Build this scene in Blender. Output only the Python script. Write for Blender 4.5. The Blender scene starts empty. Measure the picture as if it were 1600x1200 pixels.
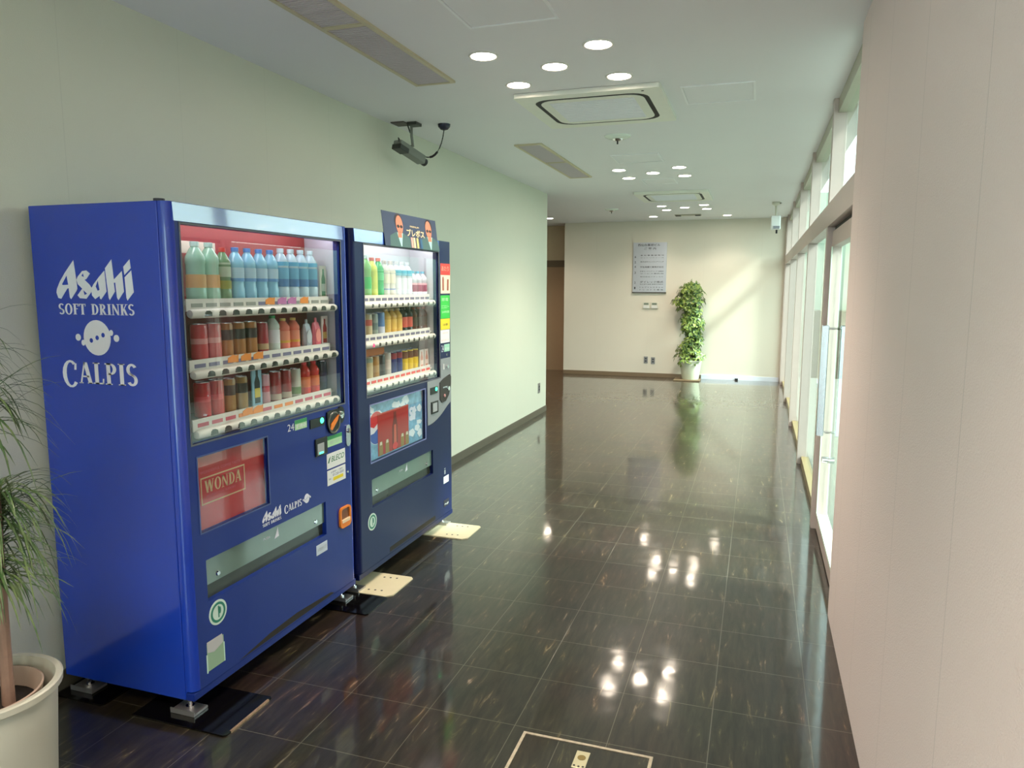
import bpy, bmesh, math, random
from mathutils import Vector, Matrix
from mathutils.geometry import tessellate_polygon

C = bpy.context.scene.collection
sc = bpy.context.scene
PI = math.pi

# ------------------------------------------------------------------ camera
R = ((0.9486589012575111, 0.043235253418949786, -0.31333209527064276),
     (0.3162938441488092, -0.12303080993589885, 0.9406495755381412),
     (0.002119721316759682, -0.99146060570671, -0.13038931748123908))
cd = bpy.data.cameras.new('camera')
cd.sensor_width = 36.0
cd.lens = 1147.4185 / 1600 * 36
cd.clip_start = 0.02
cam = bpy.data.objects.new('camera', cd)
C.objects.link(cam)
cam.matrix_world = Matrix(((R[0][0], -R[0][1], -R[0][2], 0.0),
                           (R[1][0], -R[1][1], -R[1][2], 0.0),
                           (R[2][0], -R[2][1], -R[2][2], 1.55),
                           (0, 0, 0, 1)))
sc.camera = cam

# ------------------------------------------------------------------ world, sun, exposure
w = bpy.data.worlds.new('world')
sc.world = w
w.use_nodes = True
bgn = w.node_tree.nodes['Background']
bgn.inputs[0].default_value = (0.80, 1.0, 0.97, 1)
bgn.inputs[1].default_value = 4.0
sl = bpy.data.lights.new('sun', 'SUN')
sl.energy = 8.0
sl.angle = math.radians(6)
sl.color = (0.90, 1.0, 0.92)
so = bpy.data.objects.new('sun', sl)
C.objects.link(so)
so.rotation_euler = Vector((-0.755, 0.14, -0.71)).to_track_quat('-Z', 'Y').to_euler()
so.location = (4, 8, 6)
vs = sc.view_settings
vs.view_transform = 'Standard'
vs.look = 'None'
vs.gamma = 1
vs.exposure = 0.42
vs.use_curve_mapping = False
LAMP = 45.0        # brightness of the downlight lenses
SPOT = 34.0        # watts of each downlight

# ------------------------------------------------------------------ dimensions (metres)
XL, XP, XG, ZC, YE = -2.503, 0.379, 0.445, 2.684, 12.925
YB = -3.2

# ------------------------------------------------------------------ materials
_m = {}


def srgb(c):
    return tuple(((v / 255) / 12.92 if v / 255 <= 0.04045 else ((v / 255 + 0.055) / 1.055) ** 2.4) for v in c) + (1,)


def mat(name, col, rough=0.5, metal=0.0, emit=0.0, coat=0.0, noise=0.0, nscale=20, bump=0.0, bscale=200, spec=0.5, alpha_trans=0.0):
    if name in _m:
        return _m[name]
    m = bpy.data.materials.new(name)
    m.use_nodes = True
    nt = m.node_tree
    b = nt.nodes['Principled BSDF']
    c = srgb(col)
    b.inputs['Base Color'].default_value = c
    b.inputs['Roughness'].default_value = rough
    b.inputs['Metallic'].default_value = metal
    b.inputs['Specular IOR Level'].default_value = spec
    b.inputs['Coat Weight'].default_value = coat
    b.inputs['Coat Roughness'].default_value = 0.05
    if alpha_trans:
        b.inputs['Transmission Weight'].default_value = alpha_trans
    if emit:
        b.inputs['Emission Color'].default_value = c
        b.inputs['Emission Strength'].default_value = emit
    tc = nt.nodes.new('ShaderNodeTexCoord')
    n = nt.nodes.new('ShaderNodeTexNoise')
    n.inputs['Scale'].default_value = nscale
    n.inputs['Detail'].default_value = 4
    nt.links.new(tc.outputs['Object'], n.inputs['Vector'])
    mx = nt.nodes.new('ShaderNodeMix')
    mx.data_type = 'RGBA'
    k = noise if noise else 0.03
    mx.inputs[6].default_value = tuple(v * (1 - k) for v in c[:3]) + (1,)
    mx.inputs[7].default_value = tuple(min(1, v * (1 + k)) for v in c[:3]) + (1,)
    nt.links.new(n.outputs['Fac'], mx.inputs[0])
    nt.links.new(mx.outputs[2], b.inputs['Base Color'])
    if bump:
        n2 = nt.nodes.new('ShaderNodeTexNoise')
        n2.inputs['Scale'].default_value = bscale
        nt.links.new(tc.outputs['Object'], n2.inputs['Vector'])
        bp = nt.nodes.new('ShaderNodeBump')
        bp.inputs['Strength'].default_value = bump
        bp.inputs['Distance'].default_value = 0.004
        nt.links.new(n2.outputs['Fac'], bp.inputs['Height'])
        nt.links.new(bp.outputs['Normal'], b.inputs['Normal'])
    _m[name] = m
    return m


def glass_mat(name, tint=(0.93, 0.97, 0.95), ior=1.5, rough=0.0):
    m = bpy.data.materials.new(name)
    m.use_nodes = True
    nt = m.node_tree
    nt.nodes.clear()
    out = nt.nodes.new('ShaderNodeOutputMaterial')
    t = nt.nodes.new('ShaderNodeBsdfTransparent')
    t.inputs[0].default_value = tint + (1,)
    g = nt.nodes.new('ShaderNodeBsdfGlossy')
    g.inputs['Roughness'].default_value = rough
    g.inputs[0].default_value = (1, 1, 1, 1)
    fr = nt.nodes.new('ShaderNodeFresnel')
    fr.inputs[0].default_value = ior
    ge = nt.nodes.new('ShaderNodeNewGeometry')
    a = nt.nodes.new('ShaderNodeMath')
    a.operation = 'SUBTRACT'
    a.inputs[0].default_value = 1
    nt.links.new(ge.outputs['Backfacing'], a.inputs[1])
    b = nt.nodes.new('ShaderNodeMath')
    b.operation = 'MULTIPLY'
    nt.links.new(a.outputs[0], b.inputs[0])
    nt.links.new(fr.outputs[0], b.inputs[1])
    mx = nt.nodes.new('ShaderNodeMixShader')
    nt.links.new(b.outputs[0], mx.inputs[0])
    nt.links.new(t.outputs[0], mx.inputs[1])
    nt.links.new(g.outputs[0], mx.inputs[2])
    nt.links.new(mx.outputs[0], out.inputs[0])
    return m


def floor_mat():
    m = bpy.data.materials.new('vinyl_floor')
    m.use_nodes = True
    nt = m.node_tree
    L = nt.links.new
    b = nt.nodes['Principled BSDF']
    tc = nt.nodes.new('ShaderNodeTexCoord')
    mp = nt.nodes.new('ShaderNodeMapping')
    mp.inputs['Location'].default_value = (0.427, -2.652 + 0.332 * 10, 0)
    L(tc.outputs['Object'], mp.inputs[0])
    br = nt.nodes.new('ShaderNodeTexBrick')
    br.offset = 0.0
    br.squash = 1.0
    br.inputs['Scale'].default_value = 1.0
    br.inputs['Mortar Size'].default_value = 0.0017
    br.inputs['Mortar Smooth'].default_value = 0.3
    br.inputs['Brick Width'].default_value = 0.332
    br.inputs['Row Height'].default_value = 0.332
    br.inputs['Color1'].default_value = (0.0, 0.0, 0.0, 1)
    br.inputs['Color2'].default_value = (1, 1, 1, 1)
    br.inputs['Mortar'].default_value = (0.5, 0.5, 0.5, 1)
    L(mp.outputs[0], br.inputs['Vector'])
    # streaks along y
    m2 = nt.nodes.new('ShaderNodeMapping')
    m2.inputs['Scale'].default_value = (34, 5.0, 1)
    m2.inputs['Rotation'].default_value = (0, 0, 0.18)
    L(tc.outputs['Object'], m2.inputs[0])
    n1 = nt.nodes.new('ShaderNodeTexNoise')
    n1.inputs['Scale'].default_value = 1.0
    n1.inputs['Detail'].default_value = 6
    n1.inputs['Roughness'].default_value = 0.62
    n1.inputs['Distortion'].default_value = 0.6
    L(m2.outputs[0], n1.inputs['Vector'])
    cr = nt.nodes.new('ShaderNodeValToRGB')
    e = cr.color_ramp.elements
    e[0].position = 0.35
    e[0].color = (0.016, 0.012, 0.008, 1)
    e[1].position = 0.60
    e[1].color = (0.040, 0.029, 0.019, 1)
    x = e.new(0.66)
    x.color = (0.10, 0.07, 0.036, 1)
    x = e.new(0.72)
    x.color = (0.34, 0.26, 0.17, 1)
    L(n1.outputs['Fac'], cr.inputs[0])
    n3 = nt.nodes.new('ShaderNodeTexNoise')
    n3.inputs['Scale'].default_value = 2.2
    L(tc.outputs['Object'], n3.inputs['Vector'])
    mm = nt.nodes.new('ShaderNodeMix')
    mm.data_type = 'RGBA'
    mm.blend_type = 'MULTIPLY'
    mm.inputs[0].default_value = 0.55
    L(cr.outputs[0], mm.inputs[6])
    L(n3.outputs['Color'], mm.inputs[7])
    mo = nt.nodes.new('ShaderNodeMix')
    mo.data_type = 'RGBA'
    L(br.outputs['Fac'], mo.inputs[0])
    L(mm.outputs[2], mo.inputs[6])
    mo.inputs[7].default_value = (0.10, 0.088, 0.066, 1)
    L(mo.outputs[2], b.inputs['Base Color'])
    b.inputs['Roughness'].default_value = 0.3
    b.inputs['Specular IOR Level'].default_value = 0.2
    b.inputs['Coat Weight'].default_value = 1.0
    b.inputs['Coat IOR'].default_value = 1.48
    n4 = nt.nodes.new('ShaderNodeTexNoise')
    n4.inputs['Scale'].default_value = 9
    n4.inputs['Detail'].default_value = 3
    L(tc.outputs['Object'], n4.inputs['Vector'])
    mr = nt.nodes.new('ShaderNodeMapRange')
    mr.inputs[1].default_value = 0.3
    mr.inputs[2].default_value = 0.7
    mr.inputs[3].default_value = 0.045
    mr.inputs[4].default_value = 0.11
    L(n4.outputs['Fac'], mr.inputs[0])
    L(mr.outputs[0], b.inputs['Coat Roughness'])
    # gentle waviness of the polish + joints
    n5 = nt.nodes.new('ShaderNodeTexNoise')
    n5.inputs['Scale'].default_value = 5
    n5.inputs['Detail'].default_value = 2
    L(tc.outputs['Object'], n5.inputs['Vector'])
    sb = nt.nodes.new('ShaderNodeMath')
    sb.operation = 'MULTIPLY_ADD'
    sb.inputs[1].default_value = -0.25
    L(br.outputs['Fac'], sb.inputs[0])
    L(n5.outputs['Fac'], sb.inputs[2])
    bp = nt.nodes.new('ShaderNodeBump')
    bp.inputs['Strength'].default_value = 0.22
    bp.inputs['Distance'].default_value = 0.004
    L(sb.outputs[0], bp.inputs['Height'])
    L(bp.outputs['Normal'], b.inputs['Coat Normal'])
    return m


def wall_mat(name, col, rough=0.45, bump=0.25, seam_axis=None, seam0=0.0, pitch=0.6, seam_dark=0.82):
    """vinyl paper with fine grain; seams every pitch metres along an axis"""
    m = mat(name, col, rough, bump=bump, bscale=260, noise=0.03, nscale=1.5)
    if seam_axis is not None:
        nt = m.node_tree
        L = nt.links.new
        b = nt.nodes['Principled BSDF']
        src = b.inputs['Base Color'].links[0].from_socket
        tc = nt.nodes.new('ShaderNodeTexCoord')
        sp = nt.nodes.new('ShaderNodeSeparateXYZ')
        L(tc.outputs['Object'], sp.inputs[0])
        a = nt.nodes.new('ShaderNodeMath')
        a.operation = 'ADD'
        a.inputs[1].default_value = -seam0 + 100 * pitch
        L(sp.outputs[seam_axis], a.inputs[0])
        mo = nt.nodes.new('ShaderNodeMath')
        mo.operation = 'MODULO'
        mo.inputs[1].default_value = pitch
        L(a.outputs[0], mo.inputs[0])
        lt = nt.nodes.new('ShaderNodeMath')
        lt.operation = 'LESS_THAN'
        lt.inputs[1].default_value = 0.004
        L(mo.outputs[0], lt.inputs[0])
        mx = nt.nodes.new('ShaderNodeMix')
        mx.data_type = 'RGBA'
        L(lt.outputs[0], mx.inputs[0])
        L(src, mx.inputs[6])
        mx.inputs[7].default_value = tuple(v * seam_dark for v in srgb(col)[:3]) + (1,)
        L(mx.outputs[2], b.inputs['Base Color'])
    return m


# ------------------------------------------------------------------ mesh helpers
ORG = {}


def obj(name, bm, m, parent=None, smooth=False, bevel=0.0):
    """one mesh object from a bmesh built in world coordinates (or local when the parent origin is 0)"""
    org = ORG.get(parent.name, Vector((0, 0, 0))) if parent else Vector((0, 0, 0))
    if org.length:
        bmesh.ops.translate(bm, verts=bm.verts, vec=-org)
    me = bpy.data.meshes.new(name)
    bm.to_mesh(me)
    bm.free()
    if smooth:
        for p in me.polygons:
            p.use_smooth = True
    me.materials.append(m)
    o = bpy.data.objects.new(name, me)
    C.objects.link(o)
    if smooth:
        me.set_sharp_from_angle(angle=math.radians(35))
    if parent:
        o.parent = parent
    ORG[o.name] = org
    if bevel:
        bv = o.modifiers.new('bevel', 'BEVEL')
        bv.width = bevel
        bv.segments = 3
        bv.limit_method = 'ANGLE'
        bv.angle_limit = math.radians(40)
        bv.harden_normals = False
    return o


def tag(o, label, cat, group=None):
    o['label'] = label
    o['category'] = cat
    if group:
        o['group'] = group
    return o


def thing(name, label, cat, loc=(0, 0, 0), group=None):
    o = bpy.data.objects.new(name, None)
    C.objects.link(o)
    o.empty_display_size = 0.05
    o.location = loc
    ORG[o.name] = Vector(loc)
    return tag(o, label, cat, group)


def struct(name, bm, m, bevel=0.0):
    o = obj(name, bm, m, None, bevel=bevel)
    o['kind'] = 'structure'
    return o


def addbox(bm, x0, x1, y0, y1, z0, z1):
    v = [bm.verts.new(p) for p in ((x0, y0, z0), (x1, y0, z0), (x1, y1, z0), (x0, y1, z0), (x0, y0, z1), (x1, y0, z1), (x1, y1, z1), (x0, y1, z1))]
    for f in ((0, 3, 2, 1), (4, 5, 6, 7), (0, 1, 5, 4), (1, 2, 6, 5), (2, 3, 7, 6), (3, 0, 4, 7)):
        bm.faces.new([v[i] for i in f])


def box(x0, x1, y0, y1, z0, z1):
    bm = bmesh.new()
    addbox(bm, x0, x1, y0, y1, z0, z1)
    return bm


def boxes(*bs):
    bm = bmesh.new()
    for b in bs:
        addbox(bm, *b)
    return bm


def addlathe(bm, prof, c=(0, 0, 0), seg=24, axis='Z', close=True):
    """prof = [(r, h)...] revolved round an axis through c"""
    rings = []
    for r, h in prof:
        ring = []
        for i in range(seg):
            a = 2 * PI * i / seg
            u, v = r * math.cos(a), r * math.sin(a)
            p = {'Z': (u, v, h), 'X': (h, u, v), 'Y': (v, h, u)}[axis]
            ring.append(bm.verts.new((c[0] + p[0], c[1] + p[1], c[2] + p[2])))
        rings.append(ring)
    for k in range(len(rings) - 1):
        for i in range(seg):
            j = (i + 1) % seg
            bm.faces.new((rings[k][i], rings[k][j], rings[k + 1][j], rings[k + 1][i]))
    if close:
        bm.faces.new(list(reversed(rings[0])))
        bm.faces.new(rings[-1])


def lathe(prof, c=(0, 0, 0), seg=24, axis='Z', close=True):
    bm = bmesh.new()
    addlathe(bm, prof, c, seg, axis, close)
    return bm


def addtube(bm, pts, r, seg=8, r2=None):
    pts = [Vector(p) for p in pts]
    n = len(pts)
    rings = []
    for k, p in enumerate(pts):
        d = (pts[min(k + 1, n - 1)] - pts[max(k - 1, 0)]).normalized()
        up = Vector((0, 0, 1)) if abs(d.z) < 0.9 else Vector((1, 0, 0))
        a = d.cross(up).normalized()
        b = d.cross(a).normalized()
        rr = r if r2 is None else r + (r2 - r) * k / (n - 1)
        rings.append([bm.verts.new(p + a * rr * math.cos(2 * PI * i / seg) + b * rr * math.sin(2 * PI * i / seg)) for i in range(seg)])
    for k in range(n - 1):
        for i in range(seg):
            j = (i + 1) % seg
            bm.faces.new((rings[k][i], rings[k][j], rings[k + 1][j], rings[k + 1][i]))
    bm.faces.new(list(reversed(rings[0])))
    bm.faces.new(rings[-1])


def tube(pts, r, seg=8, r2=None):
    bm = bmesh.new()
    addtube(bm, pts, r, seg, r2)
    return bm


def pocketed(y0, y1, z0, z1, xb, xf, holes):
    """a block whose +x face has rectangular pockets (y0,y1,z0,z1,depth)"""
    bm = bmesh.new()
    ys = sorted({y0, y1} | {h[0] for h in holes} | {h[1] for h in holes})
    zs = sorted({z0, z1} | {h[2] for h in holes} | {h[3] for h in holes})
    cache = {}

    def V(x, y, z):
        k = (round(x, 5), round(y, 5), round(z, 5))
        if k not in cache:
            cache[k] = bm.verts.new(k)
        return cache[k]

    def inh(ym, zm):
        for h in holes:
            if h[0] < ym < h[1] and h[2] < zm < h[3]:
                return h
        return None
    D = {}
    for i in range(len(ys) - 1):
        for j in range(len(zs) - 1):
            h = inh((ys[i] + ys[i + 1]) / 2, (zs[j] + zs[j + 1]) / 2)
            D[i, j] = xf - h[4] if h else xf
    ny, nz = len(ys) - 1, len(zs) - 1

    def q(a):
        try:
            bm.faces.new(a)
        except ValueError:
            pass
    for i in range(ny):
        for j in range(nz):
            x = D[i, j]
            thru = x <= xb + 1e-6
            if not thru:
                q((V(x, ys[i], zs[j]), V(x, ys[i + 1], zs[j]), V(x, ys[i + 1], zs[j + 1]), V(x, ys[i], zs[j + 1])))
                q((V(xb, ys[i], zs[j]), V(xb, ys[i], zs[j + 1]), V(xb, ys[i + 1], zs[j + 1]), V(xb, ys[i + 1], zs[j])))
            # walls to the right / up neighbours
            for (di, dj) in ((1, 0), (0, 1)):
                k = (i + di, j + dj)
                xn = D.get(k, xb)
                if abs(xn - x) > 1e-6:
                    if di:
                        a = (V(x, ys[i + 1], zs[j]), V(xn, ys[i + 1], zs[j]), V(xn, ys[i + 1], zs[j + 1]), V(x, ys[i + 1], zs[j + 1]))
                    else:
                        a = (V(x, ys[i], zs[j + 1]), V(x, ys[i + 1], zs[j + 1]), V(xn, ys[i + 1], zs[j + 1]), V(xn, ys[i], zs[j + 1]))
                    q(a if xn < x else tuple(reversed(a)))
            if i == 0 and not thru:
                q((V(xb, ys[0], zs[j]), V(x, ys[0], zs[j]), V(x, ys[0], zs[j + 1]), V(xb, ys[0], zs[j + 1])))
            if j == 0 and not thru:
                q((V(xb, ys[i], zs[0]), V(xb, ys[i + 1], zs[0]), V(x, ys[i + 1], zs[0]), V(x, ys[i], zs[0])))
    bmesh.ops.recalc_face_normals(bm, faces=bm.faces)
    return bm


def frame_to_world(plane, base, u, v, d):
    """plane 'X': faces +x, u=y v=z;  'Y': faces -y, u=x v=z;  'Z': faces up, u=x v=y;  'D': faces down"""
    if plane == 'X':
        return (base + d, u, v)
    if plane == 'Y':
        return (u, base - d, v)
    if plane == 'Z':
        return (u, v, base + d)
    return (u, v, base - d)


def addpoly(bm, outer, holes, plane, base, d0, d1):
    """extruded flat shape with holes; coordinates are (u, v) metres"""
    loops = [[Vector((p[0], p[1], 0)) for p in outer]] + [[Vector((p[0], p[1], 0)) for p in h] for h in holes]
    flat = [p for l in loops for p in l]
    tris = tessellate_polygon(loops)
    top = [bm.verts.new(frame_to_world(plane, base, p.x, p.y, d1)) for p in flat]
    for t in tris:
        try:
            bm.faces.new([top[i] for i in t])
        except ValueError:
            pass
    if d1 > d0:
        bot = [bm.verts.new(frame_to_world(plane, base, p.x, p.y, d0)) for p in flat]
        k = 0
        for l in loops:
            n = len(l)
            for i in range(n):
                a, b = k + i, k + (i + 1) % n
                try:
                    bm.faces.new((bot[a], bot[b], top[b], top[a]))
                except ValueError:
                    pass
            k += n


def addrect(bm, plane, base, u0, u1, v0, v1, d0, d1):
    addpoly(bm, [(u0, v0), (u1, v0), (u1, v1), (u0, v1)], [], plane, base, d0, d1)


def rect(plane, base, u0, u1, v0, v1, d0, d1):
    bm = bmesh.new()
    a = frame_to_world(plane, base, u0, v0, d0)
    b = frame_to_world(plane, base, u1, v1, d1)
    lo = [min(a[i], b[i]) for i in range(3)]
    hi = [max(a[i], b[i]) for i in range(3)]
    addbox(bm, lo[0], hi[0], lo[1], hi[1], lo[2], hi[2])
    return bm


def ell(cu, cv, ru, rv, n=28, a0=0, a1=2 * PI):
    full = abs(a1 - a0 - 2 * PI) < 1e-6
    return [(cu + ru * math.cos(a0 + (a1 - a0) * i / (n if full else n - 1)), cv + rv * math.sin(a0 + (a1 - a0) * i / (n if full else n - 1))) for i in range(n)]


def rrect(u0, u1, v0, v1, r, n=5):
    out = []
    for cu, cv, a in ((u1 - r, v1 - r, 0), (u0 + r, v1 - r, PI / 2), (u0 + r, v0 + r, PI), (u1 - r, v0 + r, 3 * PI / 2)):
        for i in range(n + 1):
            out.append((cu + r * math.cos(a + PI / 2 * i / n), cv + r * math.sin(a + PI / 2 * i / n)))
    return out


def text_bm(txt, plane, base, u0, u1, v0, v1, d, bold=0.0, shear=0.0):
    """lettering fitted into the rectangle u0..u1, v0..v1"""
    cu = bpy.data.curves.new('lettering', 'FONT')
    cu.body = txt
    cu.offset = bold
    cu.shear = shear
    cu.resolution_u = 3
    o = bpy.data.objects.new('lettering_source', cu)
    C.objects.link(o)
    dg = bpy.context.evaluated_depsgraph_get()
    dg.update()
    me = bpy.data.meshes.new_from_object(o.evaluated_get(dg))
    bm = bmesh.new()
    bm.from_mesh(me)
    bpy.data.objects.remove(o)
    bpy.data.curves.remove(cu)
    bpy.data.meshes.remove(me)
    if len(bm.verts):
        xs = [v.co.x for v in bm.verts]
        ys = [v.co.y for v in bm.verts]
        ax, bx, ay, by = min(xs), max(xs), min(ys), max(ys)
        for v in bm.verts:
            u = u0 + (v.co.x - ax) / max(bx - ax, 1e-6) * (u1 - u0)
            q = v0 + (v.co.y - ay) / max(by - ay, 1e-6) * (v1 - v0)
            v.co = frame_to_world(plane, base, u, q, d)
    return bm


def join(*bms):
    out = bms[0]
    for b in bms[1:]:
        me = bpy.data.meshes.new('tmp')
        b.to_mesh(me)
        b.free()
        out.from_mesh(me)
        bpy.data.meshes.remove(me)
    return out


# a small serif alphabet: strokes as polygons in a unit box
def _st(x0, y0, x1, y1, wd):
    """slanted stroke with horizontal ends"""
    return [(x0 - wd / 2, y0), (x0 + wd / 2, y0), (x1 + wd / 2, y1), (x1 - wd / 2, y1)]


def _hb(x0, x1, y, h=0.07):
    return [(x0, y), (x1, y), (x1, y + h), (x0, y + h)]


def _arc(cx, cy, ro_x, ro_y, ri_x, ri_y, a0, a1, n=14):
    o = ell(cx, cy, ro_x, ro_y, n, a0, a1)
    i = ell(cx, cy, ri_x, ri_y, n, a0, a1)
    return o + list(reversed(i))


def serif(ch):
    T, t, W = 0.2, 0.08, 0.7
    if ch == 'C':
        return 0.7, [_arc(.38, .5, .38, .52, .2, .44, 0.9, 2 * PI - 0.7), _st(.6, .66, .62, .9, .09)]
    if ch == 'O':
        return 0.74, [_arc(.37, .5, .37, .52, .18, .44, 0, PI), _arc(.37, .5, .37, .52, .18, .44, PI, 2 * PI)]
    if ch == 'A':
        return 0.72, [_st(.1, 0, .34, 1, t), _st(.62, 0, .38, 1, T), _hb(.18, .56, .3), _hb(0, .22, 0, .05), _hb(.46, .76, 0, .05)]
    if ch == 'L':
        return 0.58, [_st(.2, 0, .2, 1, T), _hb(.02, .56, 0), _hb(.02, .38, .95, .05), _st(.53, 0, .55, .26, .07)]
    if ch in 'PR':
        s = [_st(.2, 0, .2, 1, T), _arc(.3, .73, .32, .27, .14, .19, -PI / 2, PI / 2), _hb(.02, .34, .93), _hb(.2, .34, .46), _hb(.02, .38, 0, .05)]
        if ch == 'R':
            s += [_st(.62, 0, .36, .48, T), _hb(.52, .78, 0, .05)]
        return (0.76 if ch == 'R' else 0.66), s
    if ch == 'I':
        return 0.36, [_st(.18, 0, .18, 1, T), _hb(0, .36, 0, .05), _hb(0, .36, .95, .05)]
    if ch == 'S':
        return 0.6, [_arc(.3, .74, .28, .28, .11, .18, 0.5, 3 * PI / 2), _arc(.3, .26, .28, .27, .11, .17, -PI * 0.85, PI / 2), [(.12, .62), (.3, .46), (.48, .38), (.3, .56)]]
    if ch == 'F':
        return 0.58, [_st(.2, 0, .2, 1, T), _hb(.02, .56, .92, .08), _hb(.2, .48, .5), _hb(.02, .38, 0, .05), _st(.52, .75, .54, 1, .07)]
    if ch == 'T':
        return 0.66, [_st(.33, 0, .33, 1, T), _hb(0, .66, .92, .08), _hb(.16, .5, 0, .05), _st(.04, .76, .03, 1, .06), _st(.62, .76, .63, 1, .06)]
    if ch == 'D':
        return 0.74, [_st(.2, 0, .2, 1, T), _arc(.3, .5, .42, .5, .24, .42, -PI / 2, PI / 2), _hb(.02, .32, .92), _hb(.02, .32, .0)]
    if ch == 'N':
        return 0.78, [_st(.14, 0, .14, 1, t), _st(.66, 0, .66, 1, t), _st(.66, 0, .14, 1, .18), _hb(0, .28, 0, .05), _hb(.52, .8, .95, .05)]
    if ch == 'K':
        return 0.74, [_st(.2, 0, .2, 1, T), _st(.3, .42, .62, 1, t), _st(.62, 0, .38, .56, T), _hb(.02, .38, 0, .05), _hb(.5, .76, 0, .05), _hb(.5, .74, .95, .05), _hb(.02, .38, .95, .05)]
    if ch == 'W':
        return 1.06, [_st(.3, 0, .12, 1, T), _st(.3, 0, .5, 1, t), _st(.74, 0, .54, 1, T), _st(.74, 0, .96, 1, t), _hb(0, .26, .95, .05), _hb(.84, 1.06, .95, .05)]
    return 0.3, []


def serif_bm(word, plane, base, u0, u1, v0, v1, d, big_first=False):
    polys = []
    x = 0
    for i, ch in enumerate(word):
        wd, ps = serif(ch)
        sy, oy = (1.25, -0.2) if (big_first and i == 0) else (1, 0)
        sx = 1.2 if (big_first and i == 0) else 1
        for p in ps:
            polys.append([(x + q[0] * sx, oy + q[1] * sy) for q in p])
        x += wd * sx + 0.06
    x -= 0.06
    bm = bmesh.new()
    for p in polys:
        pp = [(u0 + a / x * (u1 - u0), v0 + b * (v1 - v0)) for a, b in p]
        addpoly(bm, pp, [], plane, base, 0, d)
    return bm


ASAHI = [
    ([(440, 90), (465, 400), (475, 600), (455, 645), (355, 790), (335, 760), (325, 590), (300, 600), (180, 785), (130, 770), (105, 670), (120, 600), (180, 470), (280, 310)], [[(305, 360), (322, 530), (225, 537), (212, 520)]]),
    ([(710, 330), (650, 275), (580, 285), (500, 380), (470, 440), (490, 520), (560, 600), (470, 720), (510, 772), (620, 780), (712, 660), (728, 600), (690, 530), (610, 440), (640, 430)], [[(590, 320), (605, 395), (560, 370)], [(575, 625), (640, 690), (590, 715)]]),
    ([(955, 280), (970, 650), (870, 790), (850, 770), (850, 725), (770, 785), (720, 720), (715, 600), (760, 520), (860, 390)], [[(835, 450), (855, 620), (820, 640), (790, 560)]]),
    ([(1085, 85), (1105, 440), (1245, 290), (1260, 650), (1160, 800), (1140, 760), (1125, 490), (1100, 495), (1110, 650), (1015, 800), (1000, 760), (970, 240)], []),
    ([(1385, 85), (1395, 240), (1285, 360), (1275, 215)], []),
    ([(1400, 280), (1420, 660), (1310, 805), (1295, 760), (1285, 400)], []),
]


def asahi_bm(plane, base, u0, u1, v0, v1, d):
    bm = bmesh.new()

    def f(p):
        return (u0 + (p[0] - 105) / 1315 * (u1 - u0), v1 - (p[1] - 85) / 720 * (v1 - v0))
    for o, hs in ASAHI:
        addpoly(bm, [f(p) for p in o], [[f(p) for p in h] for h in hs], plane, base, 0, d)
    return bm


def calpis_mark(plane, base, cu, cv, ru, rv, d):
    bm = bmesh.new()
    addpoly(bm, ell(cu, cv, ru, rv), [ell(cu + k * ru * 0.45, cv + k * rv * 0.16, ru * .14, rv * .14, 10) for k in (-1, 0, 1)], plane, base, 0, d)
    for s in (-1, 1):
        addpoly(bm, ell(cu + s * ru * 1.06, cv + s * rv * 0.3, ru * .14, rv * .17, 10), [], plane, base, 0, d)
        addpoly(bm, ell(cu + s * ru * 1.42, cv, ru * .2, rv * .2, 12), [], plane, base, 0, d)
    return bm


# ------------------------------------------------------------------ palette
M_WALL_L = wall_mat('wall_vinyl_cream', (214, 216, 200), 0.42, 0.2, 1, 2.178, 0.61, 0.94)
M_WALL_E = wall_mat('wall_vinyl_end', (226, 218, 204), 0.45, 0.2, 0, -0.9, 0.92, 0.95)
M_WALL_R = wall_mat('wall_vinyl_rose', (236, 216, 212), 0.5, 0.5, 1, 2.187, 0.60, 0.80)
M_CEIL = mat('ceiling_paint', (236, 234, 238), 0.55, noise=0.02, nscale=2)
M_FLOOR = floor_mat()
M_BASE = mat('baseboard_vinyl', (92, 86, 74), 0.4)
M_BASEW = mat('baseboard_white', (225, 228, 240), 0.15)
M_FRAME = mat('window_frame_paint', (190, 172, 166), 0.35)
M_SILL = mat('sill_brass', (128, 110, 76), 0.35)
M_GLASS = glass_mat('window_glass', (0.93, 0.98, 0.96))
M_PANE = glass_mat('display_glass', (0.97, 0.98, 0.98), 1.75)
M_PANE2 = glass_mat('advert_glass', (0.94, 0.95, 0.96), 1.5)
M_STEEL = mat('brushed_steel', (205, 205, 215), 0.22, 1.0)
M_CHROME = mat('chrome', (220, 220, 222), 0.08, 1.0)
M_WHITE = mat('white_plastic', (228, 228, 226), 0.35)
M_IVORY = mat('ivory_plastic', (214, 210, 196), 0.4)
M_BLACK = mat('black_plastic', (14, 14, 16), 0.35)
M_DARK = mat('dark_slot', (26, 26, 28), 0.6)
M_LAMP = mat('lamp_lens', (255, 236, 214), 0.4, emit=LAMP)
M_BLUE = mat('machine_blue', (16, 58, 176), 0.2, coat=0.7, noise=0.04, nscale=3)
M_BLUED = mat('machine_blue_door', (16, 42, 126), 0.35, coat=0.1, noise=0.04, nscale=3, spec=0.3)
M_BAND = mat('top_band_gloss', (30, 70, 170), 0.15, coat=1.0, spec=0.6)
M_BAND.node_tree.nodes['Principled BSDF'].inputs['Coat IOR'].default_value = 1.8
M_NAVY = mat('machine_navy', (6, 21, 72), 0.35, coat=0.1, noise=0.04, nscale=3, spec=0.3)
M_LOGO = mat('logo_white', (222, 224, 236), 0.45)
M_STK = mat('sticker_white', (222, 226, 226), 0.5)
M_STKT = mat('sticker_silver', (160, 164, 168), 0.35)
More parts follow.
